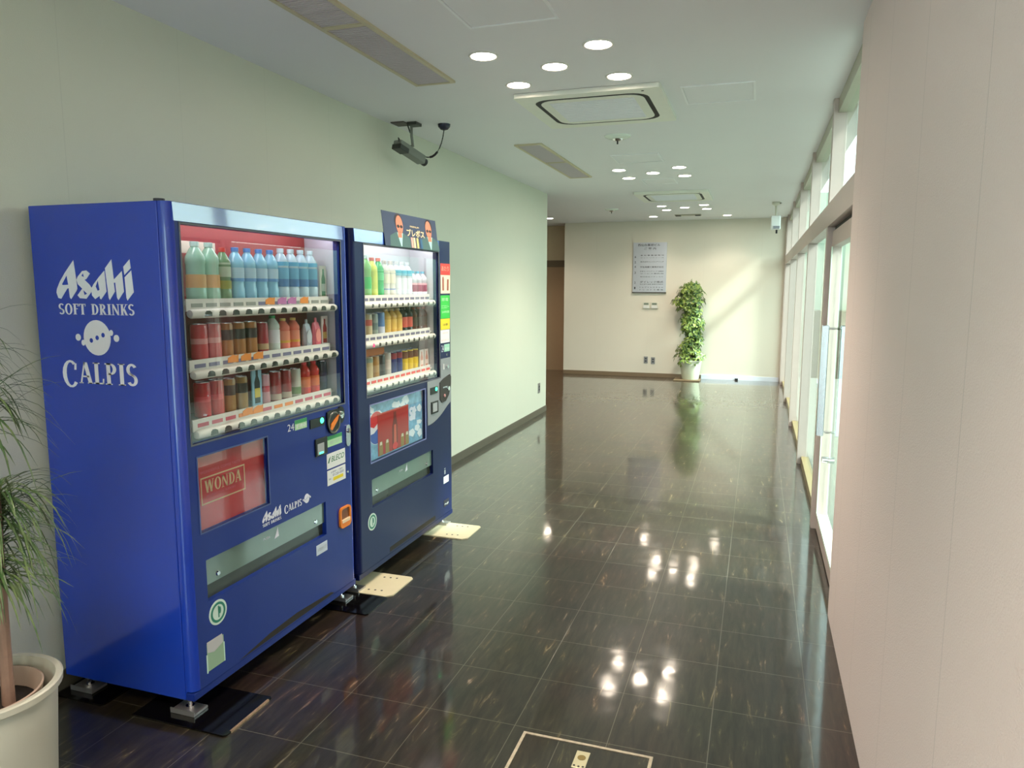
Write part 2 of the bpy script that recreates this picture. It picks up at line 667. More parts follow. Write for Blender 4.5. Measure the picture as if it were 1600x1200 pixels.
M_GREEN = mat('sticker_green', (60, 150, 90), 0.5)
M_GREENB = mat('sticker_bright_green', (52, 190, 70), 0.5)
M_YEL = mat('sticker_yellow', (226, 206, 40), 0.5)
M_RED = mat('sticker_red', (214, 52, 50), 0.5)
M_INK = mat('ink_dark', (44, 44, 54), 0.6)
M_INKB = mat('ink_blue', (70, 78, 130), 0.6)
M_INKG = mat('ink_green', (40, 110, 70), 0.6)
M_ORANGE = mat('orange_plastic', (232, 130, 40), 0.4)
M_LED = mat('green_led', (60, 255, 170), 0.4, emit=3.0)
M_TUBE = mat('fluorescent_tube', (255, 250, 245), 0.4, emit=11.0)
M_TUBE2 = mat('fluorescent_tube_bright', (255, 252, 250), 0.4, emit=14.0)

# ------------------------------------------------------------------ room shell
struct('floor', box(-6.6, XG + 0.06, YB, 13.9, -0.08, 0), M_FLOOR)
struct('ground_outside', box(XG + 0.07, 14, -8, 26, -0.12, -0.03), mat('outside_paving', (128, 134, 126), 0.8, noise=0.1, nscale=3))
struct('trim_90', box(3.6, 4.2, -8, 26, -0.03, 1.42), mat('added_hedge_green', (52, 66, 44), 0.9, noise=0.5, nscale=14, bump=1.0, bscale=9))  # made-up hedge, added outside to darken reflections of the lower glass
struct('trim_91', box(0.9, 3.58, 13.95, 14.7, -0.03, 1.15), mat('added_hedge_green', (52, 66, 44), 0.9))  # made-up cross hedge, added to darken the foot of the glazing
struct('wall_added_end', box(0.75, 6.49, 15.0, 15.2, -0.03, 3.3), mat('added_end_render', (150, 172, 156), 0.8, noise=0.06, nscale=2))  # cross wall added outside to tone down the bright glazing
struct('wall_added_side', box(6.5, 6.7, -8, 26, -0.03, 2.45), mat('added_side_render', (124, 138, 126), 0.8, noise=0.08, nscale=2))  # wall added outside to shape what the machine fronts reflect
struct('ceiling', box(-6.6, XG + 0.2, YB, 13.9, ZC, ZC + 0.1), M_CEIL)
struct('wall_left', boxes((XL - 0.16, XL, -0.6, 8.87, 0, ZC), (XL - 0.16, XL, YB, -2.6, 0, ZC), (XL - 0.16, XL, -2.6, -0.6, 2.3, ZC)), M_WALL_L)
struct('window_40', box(XL - 0.1, XL - 0.09, -2.6, -0.6, 0, 2.3), M_GLASS)  # unseen glazing, added to light the right wall from behind the camera
struct('wall_hall_near', box(-6.6, XL - 0.17, 8.71, 8.87, 0, ZC), M_WALL_E)
struct('wall_hall_left', box(-6.7, -6.6, 8.7, 13.9, 0, ZC), M_WALL_E)
struct('wall_end', box(-3.32, XG + 0.2, YE, YE + 0.6, 0, ZC), M_WALL_E)
M_RECESS = mat('recess_wall_beige', (208, 190, 160), 0.5, bump=0.15, bscale=200)
struct('wall_recess', box(-6.6, -3.33, 13.46, 13.6, 0, ZC), M_RECESS)
struct('wall_right', box(XP, XP + 0.28, YB, 3.644, 0, ZC), M_WALL_R)
struct('wall_back', boxes((-2.5, -1.9, YB - 0.12, YB, 0, ZC), (-1.9, 0.1, YB - 0.12, YB, 2.15, ZC), (0.1, 0.378, YB - 0.12, YB, 0, ZC)), M_WALL_E)
struct('window_1', box(-1.9, 0.1, YB - 0.08, YB - 0.07, 0, 2.15), M_GLASS)  # unseen glazing, added to let cool daylight in from behind
struct('baseboard_left', box(XL, XL + 0.008, -0.6, 8.87, 0.0, 0.072), M_BASE)
struct('baseboard_left_return', box(-3.3, XL + 0.008, 8.87, 8.878, 0.0, 0.072), M_BASE)
struct('baseboard_end', box(-3.32, -0.88, YE - 0.008, YE, 0.0, 0.066), mat('baseboard_brown', (128, 108, 86), 0.4))
struct('baseboard_end_white', box(-0.88, 0.375, YE - 0.014, YE, 0.0, 0.072), M_BASEW)
struct('baseboard_end_stop', box(-0.32, -0.27, YE - 0.05, YE - 0.015, 0.0, 0.03), M_DARK)
# recess door (brown, with head frame)
d = struct('door_2', box(-5.6, -3.36, 13.42, 13.46, 0.0, 1.93), mat('recess_door_brown', (176, 146, 116), 0.45))
f = struct('trim_1', boxes((-5.7, -3.34, 13.40, 13.46, 1.93, 2.05)), mat('recess_head_frame', (108, 92, 72), 0.45))

# glazed right side: transom, mullions, top frame, sill
struct('trim_2', box(0.385, 0.462, 3.66, YE, 1.925, 2.065), M_FRAME)
struct('trim_3', box(0.41, 0.50, 3.66, YE, 2.60, ZC), mat('top_frame_olive', (176, 172, 152), 0.4))
MY = [5.03, 6.90, 8.77, 10.64, 12.51]
k = 4
for y in [3.70] + MY + [12.88]:
    dx = 0.385 if y not in (3.70,) else 0.40
    struct('trim_%d' % k, boxes((dx, 0.462, y - 0.038, y + 0.038, 0, 1.924), (dx, 0.462, y - 0.038, y + 0.038, 2.066, ZC - 0.0)), M_FRAME, bevel=0.003)
    k += 1
ed = [3.70] + MY + [12.88]
n = 2
for i in range(len(ed) - 1):
    a, b = ed[i] + 0.039, ed[i + 1] - 0.039
    struct('window_%d' % n, box(XG + 0.004, XG + 0.012, a, b, 2.066, 2.599), M_GLASS)
    n += 1
    if i > 0:
        struct('window_%d' % n, box(XG + 0.004, XG + 0.012, a, b, 0.07, 1.924), M_GLASS)
        struct('trim_%d' % k, box(0.418, 0.462, a, b, 0.0, 0.069), M_SILL)
        n += 1
        k += 1

# glass entrance door in the first bay
dr = bpy.data.objects.new('door_1', None)
C.objects.link(dr)
dr.location = (0.45, 3.78, 0)
dr['kind'] = 'structure'
ORG[dr.name] = Vector((0.45, 3.78, 0))
y0, y1 = 3.75, 4.985
obj('door_frame', boxes((0.415, 0.47, y0, y0 + 0.07, 0.01, 1.895), (0.415, 0.47, y1 - 0.06, y1, 0.01, 1.895), (0.415, 0.47, y0 + 0.07, y1 - 0.06, 1.80, 1.895), (0.415, 0.47, y0 + 0.07, y1 - 0.06, 0.01, 0.12)), M_FRAME, dr, bevel=0.003)
obj('glazing_bead', boxes((0.408, 0.415, y0 + 0.07, y1 - 0.06, 0.115, 0.135), (0.408, 0.415, y1 - 0.08, y1 - 0.06, 0.135, 1.80)), mat('bead_pale_green', (214, 226, 210), 0.4), dr)
obj('glass_pane', box(0.44, 0.448, y0 + 0.07, y1 - 0.06, 0.12, 1.80), M_GLASS, dr)
h = obj('door_handle', rect('Y', 4.77, 0.368, 0.408, 0.66, 1.33, -0.03, 0.03), M_STEEL, dr, bevel=0.004)
obj('handle_bracket', tube([(0.408, 4.77, 0.68), (0.440, 4.77, 0.68)], 0.008), M_CHROME, h)
obj('handle_bracket', tube([(0.408, 4.77, 1.31), (0.440, 4.77, 1.31)], 0.008), M_CHROME, h)
obj('lock_cylinder', lathe([(0.02, 0.405), (0.02, 0.44)], (0, 4.72, 0.52), 16, 'X'), M_CHROME, dr)
struct('trim_%d' % k, box(0.43, 0.47, 3.74, 4.99, 1.897, 1.924), M_DARK)  # dark strip filling the gap over the door, stands for its shade
k += 1

# ------------------------------------------------------------------ downlights
def downlight(name='recessed_downlight'):
    o = thing(name, '', 'ceiling light', (0, 0, 0), 'round recessed downlights in the ceiling')
    prof = [(0.060, -0.001), (0.064, -0.006), (0.071, -0.007), (0.076, -0.003), (0.076, 0.0)]
    bm = lathe(prof, (0, 0, 0), 32, 'Z', close=False)
    obj('trim_ring', bm, mat('ring_white', (225, 222, 218), 0.35), o, smooth=True)
    bm = lathe([(0.060, -0.0035), (0.03, -0.0045), (0.002, -0.005)], (0, 0, 0), 32, 'Z')
    obj('lens', bm, M_LAMP, o, smooth=True)
    ld = bpy.data.lights.new('bulb', 'SPOT')
    ld.energy = SPOT
    ld.color = (1.0, 0.86, 0.70)
    ld.spot_size = math.radians(128)
    ld.spot_blend = 0.9
    ld.shadow_soft_size = 0.04
    lo = bpy.data.objects.new('bulb', ld)
    C.objects.link(lo)
    lo.parent = o
    lo.location = (0, 0, -0.05)
    return o


def copy_tree(o, parent=None):
    c = o.copy()
    C.objects.link(c)
    c.parent = parent
    for ch in list(o.children):
        copy_tree(ch, c)
    return c


posn = {0: 'near left', 1: 'near right', 2: 'centre', 3: 'far left', 4: 'far right'}
clus = [('first cluster, nearest the camera', 3.84, 0.275), ('second cluster, between the two big vents', 7.57, 0.275), ('third cluster, before the end wall', 10.9, 0.27)]
spots = []
for nm, cy, dy in clus:
    for i, (dx, sy) in enumerate(((-0.29, -1), (0.285, -1), (0, 0), (-0.285, 1), (0.285, 1))):
        spots.append((-1.05 + dx, cy + sy * dy, 'lit round downlight, %s of five in the %s' % (posn[i], nm)))
spots.append((-1.66, 12.14, 'single lit downlight close to the end wall, above and left of the sign'))
spots.append((-0.52, 12.23, 'single lit downlight close to the end wall, above the potted plant'))
spots.append((-3.33, 11.93, 'single lit downlight at the left beyond the end of the long wall'))
L0 = downlight()
for i, (x, y, lab) in enumerate(spots):
    o = L0 if i == 0 else copy_tree(L0)
    o.location = (x, y, ZC)
    o['label'] = lab
for i, (dx, sy) in enumerate(((-0.29, -1), (0.285, -1), (0, 0), (-0.285, 1), (0.285, 1))):  # unseen cluster continuing the ceiling spacing, added to light the near end
    o = copy_tree(L0)
    o.location = (-1.05 + dx, 0.11 + sy * 0.275, ZC)
    o['label'] = 'added unseen downlight, %s of five in the cluster above the camera' % posn[i]
# lamps of the side hall, out of view round the corner
for x, y in ((-4.6, 11.9), (-4.0, 10.4)):
    o = copy_tree(L0)
    o.location = (x, y, ZC)
    o['label'] = 'lit round downlight in the side hall behind the long left wall'

# ------------------------------------------------------------------ ceiling fittings
def ac_unit(cx, cy, wd, ln, label):
    o = thing('air_conditioner', label, 'air conditioner', (cx, cy, ZC), 'ceiling cassette air conditioners')
    bm = bmesh.new()
    addpoly(bm, rrect(cx - wd / 2, cx + wd / 2, cy - ln / 2, cy + ln / 2, 0.02), [rrect(cx - wd * .40, cx + wd * .40, cy - ln * .40, cy + ln * .40, 0.11)], 'D', ZC, 0.0015, 0.028)
    obj('panel', bm, mat('ac_panel', (238, 238, 228), 0.4), o)
    bm = bmesh.new()
    addpoly(bm, rrect(cx - wd * .40, cx + wd * .40, cy - ln * .40, cy + ln * .40, 0.11), [rrect(cx - wd * .365, cx + wd * .365, cy - ln * .365, cy + ln * .365, 0.10)], 'D', ZC, 0.0015, 0.0265)
    obj('air_slot', bm, M_DARK, o)
    bm = bmesh.new()
    addpoly(bm, rrect(cx - wd * .365, cx + wd * .365, cy - ln * .365, cy + ln * .365, 0.10), [rrect(cx - wd * .30, cx + wd * .30, cy - ln * .30, cy + ln * .30, 0.01)], 'D', ZC, 0.0015, 0.0295)
    obj('inner_panel', bm, mat('ac_panel', (238, 238, 228), 0.4), o)
    bm = rect('D', ZC, cx - wd * .30, cx + wd * .30, cy - ln * .30, cy + ln * .30, 0.0015, 0.0285)
    for i in range(18):
        u = cy - ln * .29 + ln * .58 * i / 17
        addbox(bm, cx - wd * .295, cx + wd * .295, u - 0.004, u + 0.004, ZC - 0.0305, ZC - 0.0285)
    obj('intake_grille', bm, mat('ac_grille', (240, 240, 246), 0.5), o)
    obj('sensor', lathe([(0.008, -0.03), (0.008, -0.026)], (cx + wd * .38, cy - ln * .44, ZC), 10), M_BLACK, o)
    return o


ac_unit(-1.0, 4.735, 0.86, 0.88, 'square ceiling cassette air conditioner right behind the first five lights')
ac_unit(-1.04, 9.46, 0.87, 0.93, 'farther ceiling cassette air conditioner, before the last cluster of lights')


def vent(x0, x1, y0, y1, ym, label):
    o = thing('ceiling_vent', label, 'vent', ((x0 + x1) / 2, (y0 + y1) / 2, ZC), 'long louvred ceiling vents')
    mf = mat('vent_frame_tan', (204, 192, 162), 0.4)
    mg = mat('vent_slats', (206, 196, 200), 0.5)
    f = 0.022
    obj('frame', boxes((x0, x0 + f, y0, y1, ZC - 0.012, ZC), (x1 - f, x1, y0, y1, ZC - 0.012, ZC), (x0 + f, x1 - f, y0, y0 + f, ZC - 0.012, ZC), (x0 + f, x1 - f, y1 - f, y1, ZC - 0.012, ZC), (x0 + f, x1 - f, ym - 0.014, ym + 0.014, ZC - 0.014, ZC)), mf, o)
    for a, b in ((y0 + f, ym - 0.014), (ym + 0.014, y1 - f)):
        bm = box(x0 + f, x1 - f, a, b, ZC - 0.003, ZC - 0.0005)
        nn = int((b - a) / 0.017)
        for i in range(nn):
            u = a + (b - a) * (i + 0.5) / nn
            addbox(bm, x0 + f, x1 - f, u - 0.004, u + 0.004, ZC - 0.009, ZC - 0.003)
        obj('louvre', bm, mg, o)


vent(-1.885, -1.645, 2.0, 3.935, 2.967, 'long louvred ceiling vent above the blue vending machines')
vent(-1.91, -1.68, 5.775, 7.63, 6.64, 'farther louvred ceiling vent left of the second group of lights')


def hatch(x0, x1, y0, y1, label):
    o = thing('ceiling_hatch', label, 'access panel', ((x0 + x1) / 2, (y0 + y1) / 2, ZC), 'flush ceiling access panels')
    f = 0.012
    obj('frame', boxes((x0, x0 + f, y0, y1, ZC - 0.006, ZC), (x1 - f, x1, y0, y1, ZC - 0.006, ZC), (x0 + f, x1 - f, y0, y0 + f, ZC - 0.006, ZC), (x0 + f, x1 - f, y1 - f, y1, ZC - 0.006, ZC)), mat('hatch_frame', (244, 244, 248), 0.35), o)
    obj('cover', box(x0 + f + 0.003, x1 - f - 0.003, y0 + f + 0.003, y1 - f - 0.003, ZC - 0.003, ZC), M_CEIL, o)


hatch(-1.258, -0.850, 2.77, 3.18, 'square ceiling access panel nearest the camera, cut by the top of the picture')
hatch(-0.474, -0.066, 4.44, 4.865, 'square ceiling access panel right of the first air conditioner')
hatch(-1.272, -0.86, 6.48, 6.90, 'square ceiling access panel just before the second group of lights')
hatch(-1.235, -0.885, 7.99, 8.385, 'faint ceiling access panel just behind the second group of lights')

o = thing('ceiling_grille', 'small far ceiling grille with two dark ends near the end wall', 'vent', (-1.1, 12.0, ZC))
obj('plate', box(-1.3, -0.9, 11.93, 12.07, ZC - 0.012, ZC), mat('grille_tan', (176, 170, 154), 0.5), o)
obj('slot', box(-1.29, -1.21, 11.95, 12.05, ZC - 0.02, ZC - 0.012), M_DARK, o)
obj('slot', box(-0.99, -0.91, 11.95, 12.05, ZC - 0.02, ZC - 0.012), M_DARK, o)


def detector(x, y, label):
    o = thing('sprinkler_plate', label, 'ceiling fixture', (x, y, ZC), 'small dome fixtures on the ceiling')  # sprinkler plate with a bright centre, not a lamp
    obj('dome', lathe([(0.10, 0), (0.098, -0.008), (0.07, -0.02), (0.045, -0.024)], (x, y, ZC), 28), mat('dome_pale', (236, 244, 236), 0.2), o, smooth=True)
    obj('lens', lathe([(0.04, -0.024), (0.03, -0.034), (0.012, -0.038)], (x, y, ZC), 20), M_CHROME, o, smooth=True)
    obj('pin', lathe([(0.006, -0.036), (0.006, -0.06)], (x, y, ZC), 8), M_DARK, o)


detector(-1.06, 5.69, 'small round domed ceiling fixture behind the first air conditioner')
detector(-2.09, 10.86, 'small far domed ceiling fixture left of the farther air conditioner')

# ------------------------------------------------------------------ security camera by the left wall
o = thing('security_camera', 'grey security camera hanging from ceiling beside the long left wall', 'camera', (-2.36, 4.80, ZC))
mc = mat('camera_grey', (120, 124, 116), 0.4)
md = mat('camera_dark', (52, 54, 50), 0.45)
obj('ceiling_plate', boxes((-2.47, -2.37, 4.74, 4.86, ZC - 0.008, ZC)), mat('plate_brown', (84, 74, 74), 0.5), o)
obj('ceiling_plate', boxes((-2.36, -2.29, 4.77, 4.86, ZC - 0.02, ZC)), md, o)
obj('bracket', tube([(-2.34, 4.80, ZC - 0.01), (-2.335, 4.79, ZC - 0.09), (-2.33, 4.80, ZC - 0.165)], 0.010), mc, o)
obj('bracket', tube([(-2.37, 4.80, ZC - 0.01), (-2.345, 4.79, ZC - 0.07)], 0.005), md, o)
bm = box(-0.035, 0.035, -0.15, 0.13, -0.03, 0.03)
rot = Matrix.Rotation(math.radians(-14), 4, 'X')
T = Matrix.Translation((-2.32, 4.74, ZC - 0.215)) @ Matrix.Rotation(math.radians(-12), 4, 'Z') @ rot
bmesh.ops.transform(bm, matrix=T, verts=bm.verts)
obj('camera_body', bm, mc, o, bevel=0.008)
bm = box(-0.038, 0.038, -0.155, -0.06, -0.034, 0.0)
bmesh.ops.transform(bm, matrix=T, verts=bm.verts)
obj('rear_cover', bm, md, o, bevel=0.004)
bm = lathe([(0.026, 0.13), (0.028, 0.165), (0.024, 0.17)], (0, 0, -0.002), 20, 'Y')
bmesh.ops.transform(bm, matrix=T, verts=bm.verts)
obj('lens', bm, M_BLACK, o, smooth=True)
obj('wire', tube([(-2.33, 4.60, ZC - 0.20), (-2.34, 4.60, ZC - 0.14), (-2.34, 4.68, ZC - 0.175), (-2.335, 4.78, ZC - 0.16)], 0.004), M_BLACK, o)
pts = []
for i in range(13):
    t = i / 12
    p0, p1, p2, p3 = Vector((-2.31, 4.83, ZC - 0.19)), Vector((-2.27, 4.87, ZC - 0.25)), Vector((-2.18, 4.93, ZC - 0.26)), Vector((-2.145, 4.92, ZC - 0.03))
    pts.append(p0 * (1 - t) ** 3 + p1 * 3 * t * (1 - t) ** 2 + p2 * 3 * t * t * (1 - t) + p3 * t ** 3)
obj('wire', tube(pts, 0.004), M_BLACK, o)
obj('wire_joint', tube(pts[5:9], 0.008), M_BLACK, o)
tag(obj('ceiling_rosette', lathe([(0.045, 0), (0.042, -0.018), (0.026, -0.036), (0.006, -0.042)], (-2.145, 4.92, ZC), 20), mat('rosette_dark', (44, 48, 66), 0.15), None, smooth=True), 'small shiny dark ball on the ceiling where the camera wire enters', 'ceiling rosette')

# white motion sensor at the far right
o = thing('motion_sensor', 'white box sensor hanging from ceiling at the far right by the windows', 'sensor', (0.17, 10.6, ZC))
obj('ceiling_plate', lathe([(0.055, 0), (0.05, -0.03), (0.015, -0.05)], (0.17, 10.6, ZC), 20), M_IVORY, o, smooth=True)
obj('pole', tube([(0.17, 10.6, ZC - 0.04), (0.175, 10.6, 2.50)], 0.013), M_IVORY, o)
obj('housing', box(0.115, 0.235, 10.52, 10.66, 2.32, 2.50), mat('sensor_white', (244, 244, 244), 0.3), o, bevel=0.012)
obj('lens', box(0.145, 0.225, 10.500, 10.519, 2.33, 2.365), mat('sensor_lens', (150, 150, 160), 0.2), o)
obj('knob', lathe([(0.012, 2.27), (0.012, 2.318)], (0.19, 10.56, 0), 10), M_DARK, o)
obj('arm', tube([(0.19, 10.6, ZC - 0.03), (0.235, 10.56, ZC - 0.015)], 0.007), M_CHROME, o)

# ------------------------------------------------------------------ end wall: sign, controls, outlets
o = thing('directory_sign', 'brushed steel building directory sign with Japanese text on the end wall', 'sign', (-1.805, YE, 1.89))
u0, u1, v0, v1 = -2.09, -1.518, 1.475, 2.32
sg = obj('panel', rect('Y', YE, u0, u1, v0, v1, 0.0, 0.025), mat('sign_steel', (214, 212, 222), 0.34, 0.75), o)
obj('bottom_edge', rect('Y', YE, u0 - 0.005, u1 + 0.005, v0 - 0.014, v0, 0.0, 0.03), mat('sign_edge', (70, 58, 56), 0.5), o)
rows = [('西仙台薬研ビル', 0.14, 0.80, 0.925, 0.975), ('ご 案 内', 0.33, 0.68, 0.855, 0.900)]
body = [('本 社 事 業 部 受 付', 'レス', .73, .755), ('ファシリティーズ', '', .685, .70), ('株式会社エンジニアリング', '', .60, .625),
        ('宇佐美鐵工業株式会社', '', .49, .525), ('日本エンジニアリング 営業所', '', .41, .432), ('サービス事務局', '', .365, .385), ('株式会社メディカル', '', .30, .32),
        ('ダイレック株式', '', .185, .225), ('宮城県製造業 事業協同組合', '', .15, .168), ('ト レ ア ト レ ミ タ ミ ム', '', .085, .110), ('ト レ コ ト ミ 薬 局', '', .035, .060)]
W_, H_ = u1 - u0, v1 - v0
bms = []
for t, a, b, c, e in rows:
    bms.append(text_bm(t, 'Y', YE - 0.0255, u0 + a * W_, u0 + b * W_, v0 + c * H_, v0 + e * H_, 0, 0.012))
for t, t2, c, e in body:
    bms.append(text_bm(t, 'Y', YE - 0.0255, u0 + .22 * W_, u0 + .92 * W_, v0 + c * H_, v0 + e * H_, 0, 0.012))
for t, c in (('6', .69), ('5', .58), ('4', .49), ('3', .37), ('2', .17), ('1', .06)):
    bms.append(text_bm(t, 'Y', YE - 0.0255, u0 + .05 * W_, u0 + .09 * W_, v0 + c * H_, v0 + (c + .045) * H_, 0, 0.01))
obj('lettering', join(*bms), mat('sign_ink', (70, 66, 78), 0.6), sg)

for i, (x0, lab) in enumerate(((-1.905, 'left one of two beige wall controllers below the directory sign'), (-1.765, 'right one of two beige wall controllers below the directory sign'))):
    o = thing('wall_controller', lab, 'thermostat', (x0 + 0.06, YE, 1.24), 'wall controllers under the sign')
    obj('housing', rect('Y', YE, x0, x0 + 0.122, 1.19, 1.30, 0.0, 0.022), M_IVORY, o, bevel=0.004)
    obj('display', rect('Y', YE, x0 + 0.02, x0 + 0.10, 1.255, 1.288, 0.022, 0.024), mat('lcd_grey', (120, 132, 120), 0.3), o)
    obj('cover_flap', rect('Y', YE, x0 + 0.012, x0 + 0.110, 1.197, 1.245, 0.022, 0.024), M_WHITE, o)
for i, (x0, lab) in enumerate(((-1.865, 'left steel wall outlet low on the end wall'), (-1.74, 'right steel wall outlet low on the end wall'))):
    o = thing('wall_outlet', lab, 'outlet', (x0 + 0.035, YE, 0.29), 'steel outlets low on the end wall')
    z = 0.235 - i * 0.01
    obj('plate', rect('Y', YE, x0, x0 + 0.07, z, z + 0.118, 0.0, 0.007), mat('outlet_steel', (150, 148, 150), 0.35, 0.6), o)
    for q in (0.03, 0.072):
        obj('socket', rect('Y', YE, x0 + 0.02, x0 + 0.05, z + q, z + q + 0.02, 0.007, 0.009), M_INK, o)
o = thing('wall_outlet', 'small steel outlet low on the long left wall near its far end', 'outlet', (XL, 8.55, 0.33))
obj('plate', rect('X', XL, 8.51, 8.59, 0.27, 0.39, 0, 0.007), mat('outlet_steel', (150, 148, 150), 0.35, 0.6), o)
obj('socket', rect('X', XL, 8.535, 8.565, 0.30, 0.325, 0.007, 0.009), M_INK, o)
obj('socket', rect('X', XL, 8.535, 8.565, 0.335, 0.36, 0.007, 0.009), M_INK, o)

# ------------------------------------------------------------------ floor hatch
o = thing('floor_hatch', 'square floor access cover with worn steel frame at the bottom edge', 'floor hatch', (-0.49, 2.07, 0))
a, b, c_, e_ = -0.716, -0.266, 1.84, 2.292
f = 0.011
mw = mat('hatch_steel', (176, 164, 146), 0.35, 0.7, noise=0.4, nscale=60)
obj('frame', boxes((a, a + f, c_, e_, 0, 0.004), (b - f, b, c_, e_, 0, 0.004), (a + f, b - f, c_, c_ + f, 0, 0.004), (a + f, b - f, e_ - f, e_, 0, 0.004)), mw, o)
obj('cover', box(a + f + 0.002, b - f - 0.002, c_ + f + 0.002, e_ - f - 0.002, 0, 0.002), M_FLOOR, o)
lp = obj('lift_plate', box(-0.513, -0.468, 2.155, 2.245, 0.002, 0.005), mat('lift_plate_steel', (186, 180, 150), 0.35, 0.5), o, bevel=0.001)
obj('key_hole', lathe([(0.014, 0.005), (0.014, 0.0056)], (-0.490, 2.21, 0), 16), mat('brass_dull', (120, 104, 60), 0.4, 0.6), lp)
for x, y in ((-0.505, 2.165), (-0.476, 2.165), (-0.49, 2.163)):
    obj('screw', lathe([(0.004, 0.005), (0.004, 0.0058)], (x, y, 0), 8), M_DARK, lp)

# ------------------------------------------------------------------ mounting plates under the vending machines
def floor_plate(x0, x1, y0, y1, m, label, cat, holes=True, cut=0.03, worn=False):
    o = thing('anchor_plate', label, cat, ((x0 + x1) / 2, (y0 + y1) / 2, 0), 'floor anchor plates under the machines')
    pts = [(x0, y0), (x1 - cut, y0), (x1, y0 + cut), (x1, y1 - cut * .5), (x1 - cut * .5, y1), (x0, y1)]
    bm = bmesh.new()
    addpoly(bm, pts, [], 'Z', 0, 0, 0.006)
    obj('plate', bm, m, o)
    if holes:
        for yy in (y0 + 0.05, y1 - 0.05):
            for i in range(3):
                obj('bolt_hole', lathe([(0.006, 0.006), (0.006, 0.0066)], (x1 - 0.15 + i * 0.035, yy + (0.004 * i), 0), 10), M_INK, o)
    if worn:
        obj('worn_edge', box(x1 - 0.006, x1 + 0.002, y0 + 0.03, y1 - 0.02, 0, 0.0066), mat('worn_metal', (196, 160, 130), 0.3, 0.6, noise=0.5, nscale=90), o)
    return o


MPB = mat('plate_beige', (216, 204, 172), 0.4)
MPK = mat('plate_black', (10, 9, 9), 0.12)
floor_plate(-2.1, -1.688, 1.93, 2.19, MPK, 'black anchor plate on floor under the near front corner of the left machine', 'plate', False, 0.01, True)
floor_plate(-2.1, -1.70, 2.93, 3.138, MPK, 'black anchor plate on floor below the gap between the machines', 'plate', False, 0.01)
floor_plate(-2.1, -1.69, 3.146, 3.415, MPB, 'beige anchor plate with holes nearest the gap between the machines', 'plate')
floor_plate(-2.1, -1.65, 4.06, 4.33, MPB, 'beige anchor plate with holes at the far corner of the right machine', 'plate')
floor_plate(-2.48, -2.25, 1.94, 2.17, MPK, 'black anchor plate at the rear corner of the left machine behind the pot', 'plate', False, 0.01)


# ------------------------------------------------------------------ vending machines
XF = -1.855      # front face
XD = -1.893      # seam between door and cabinet
ZT, ZB = 1.832, 0.07


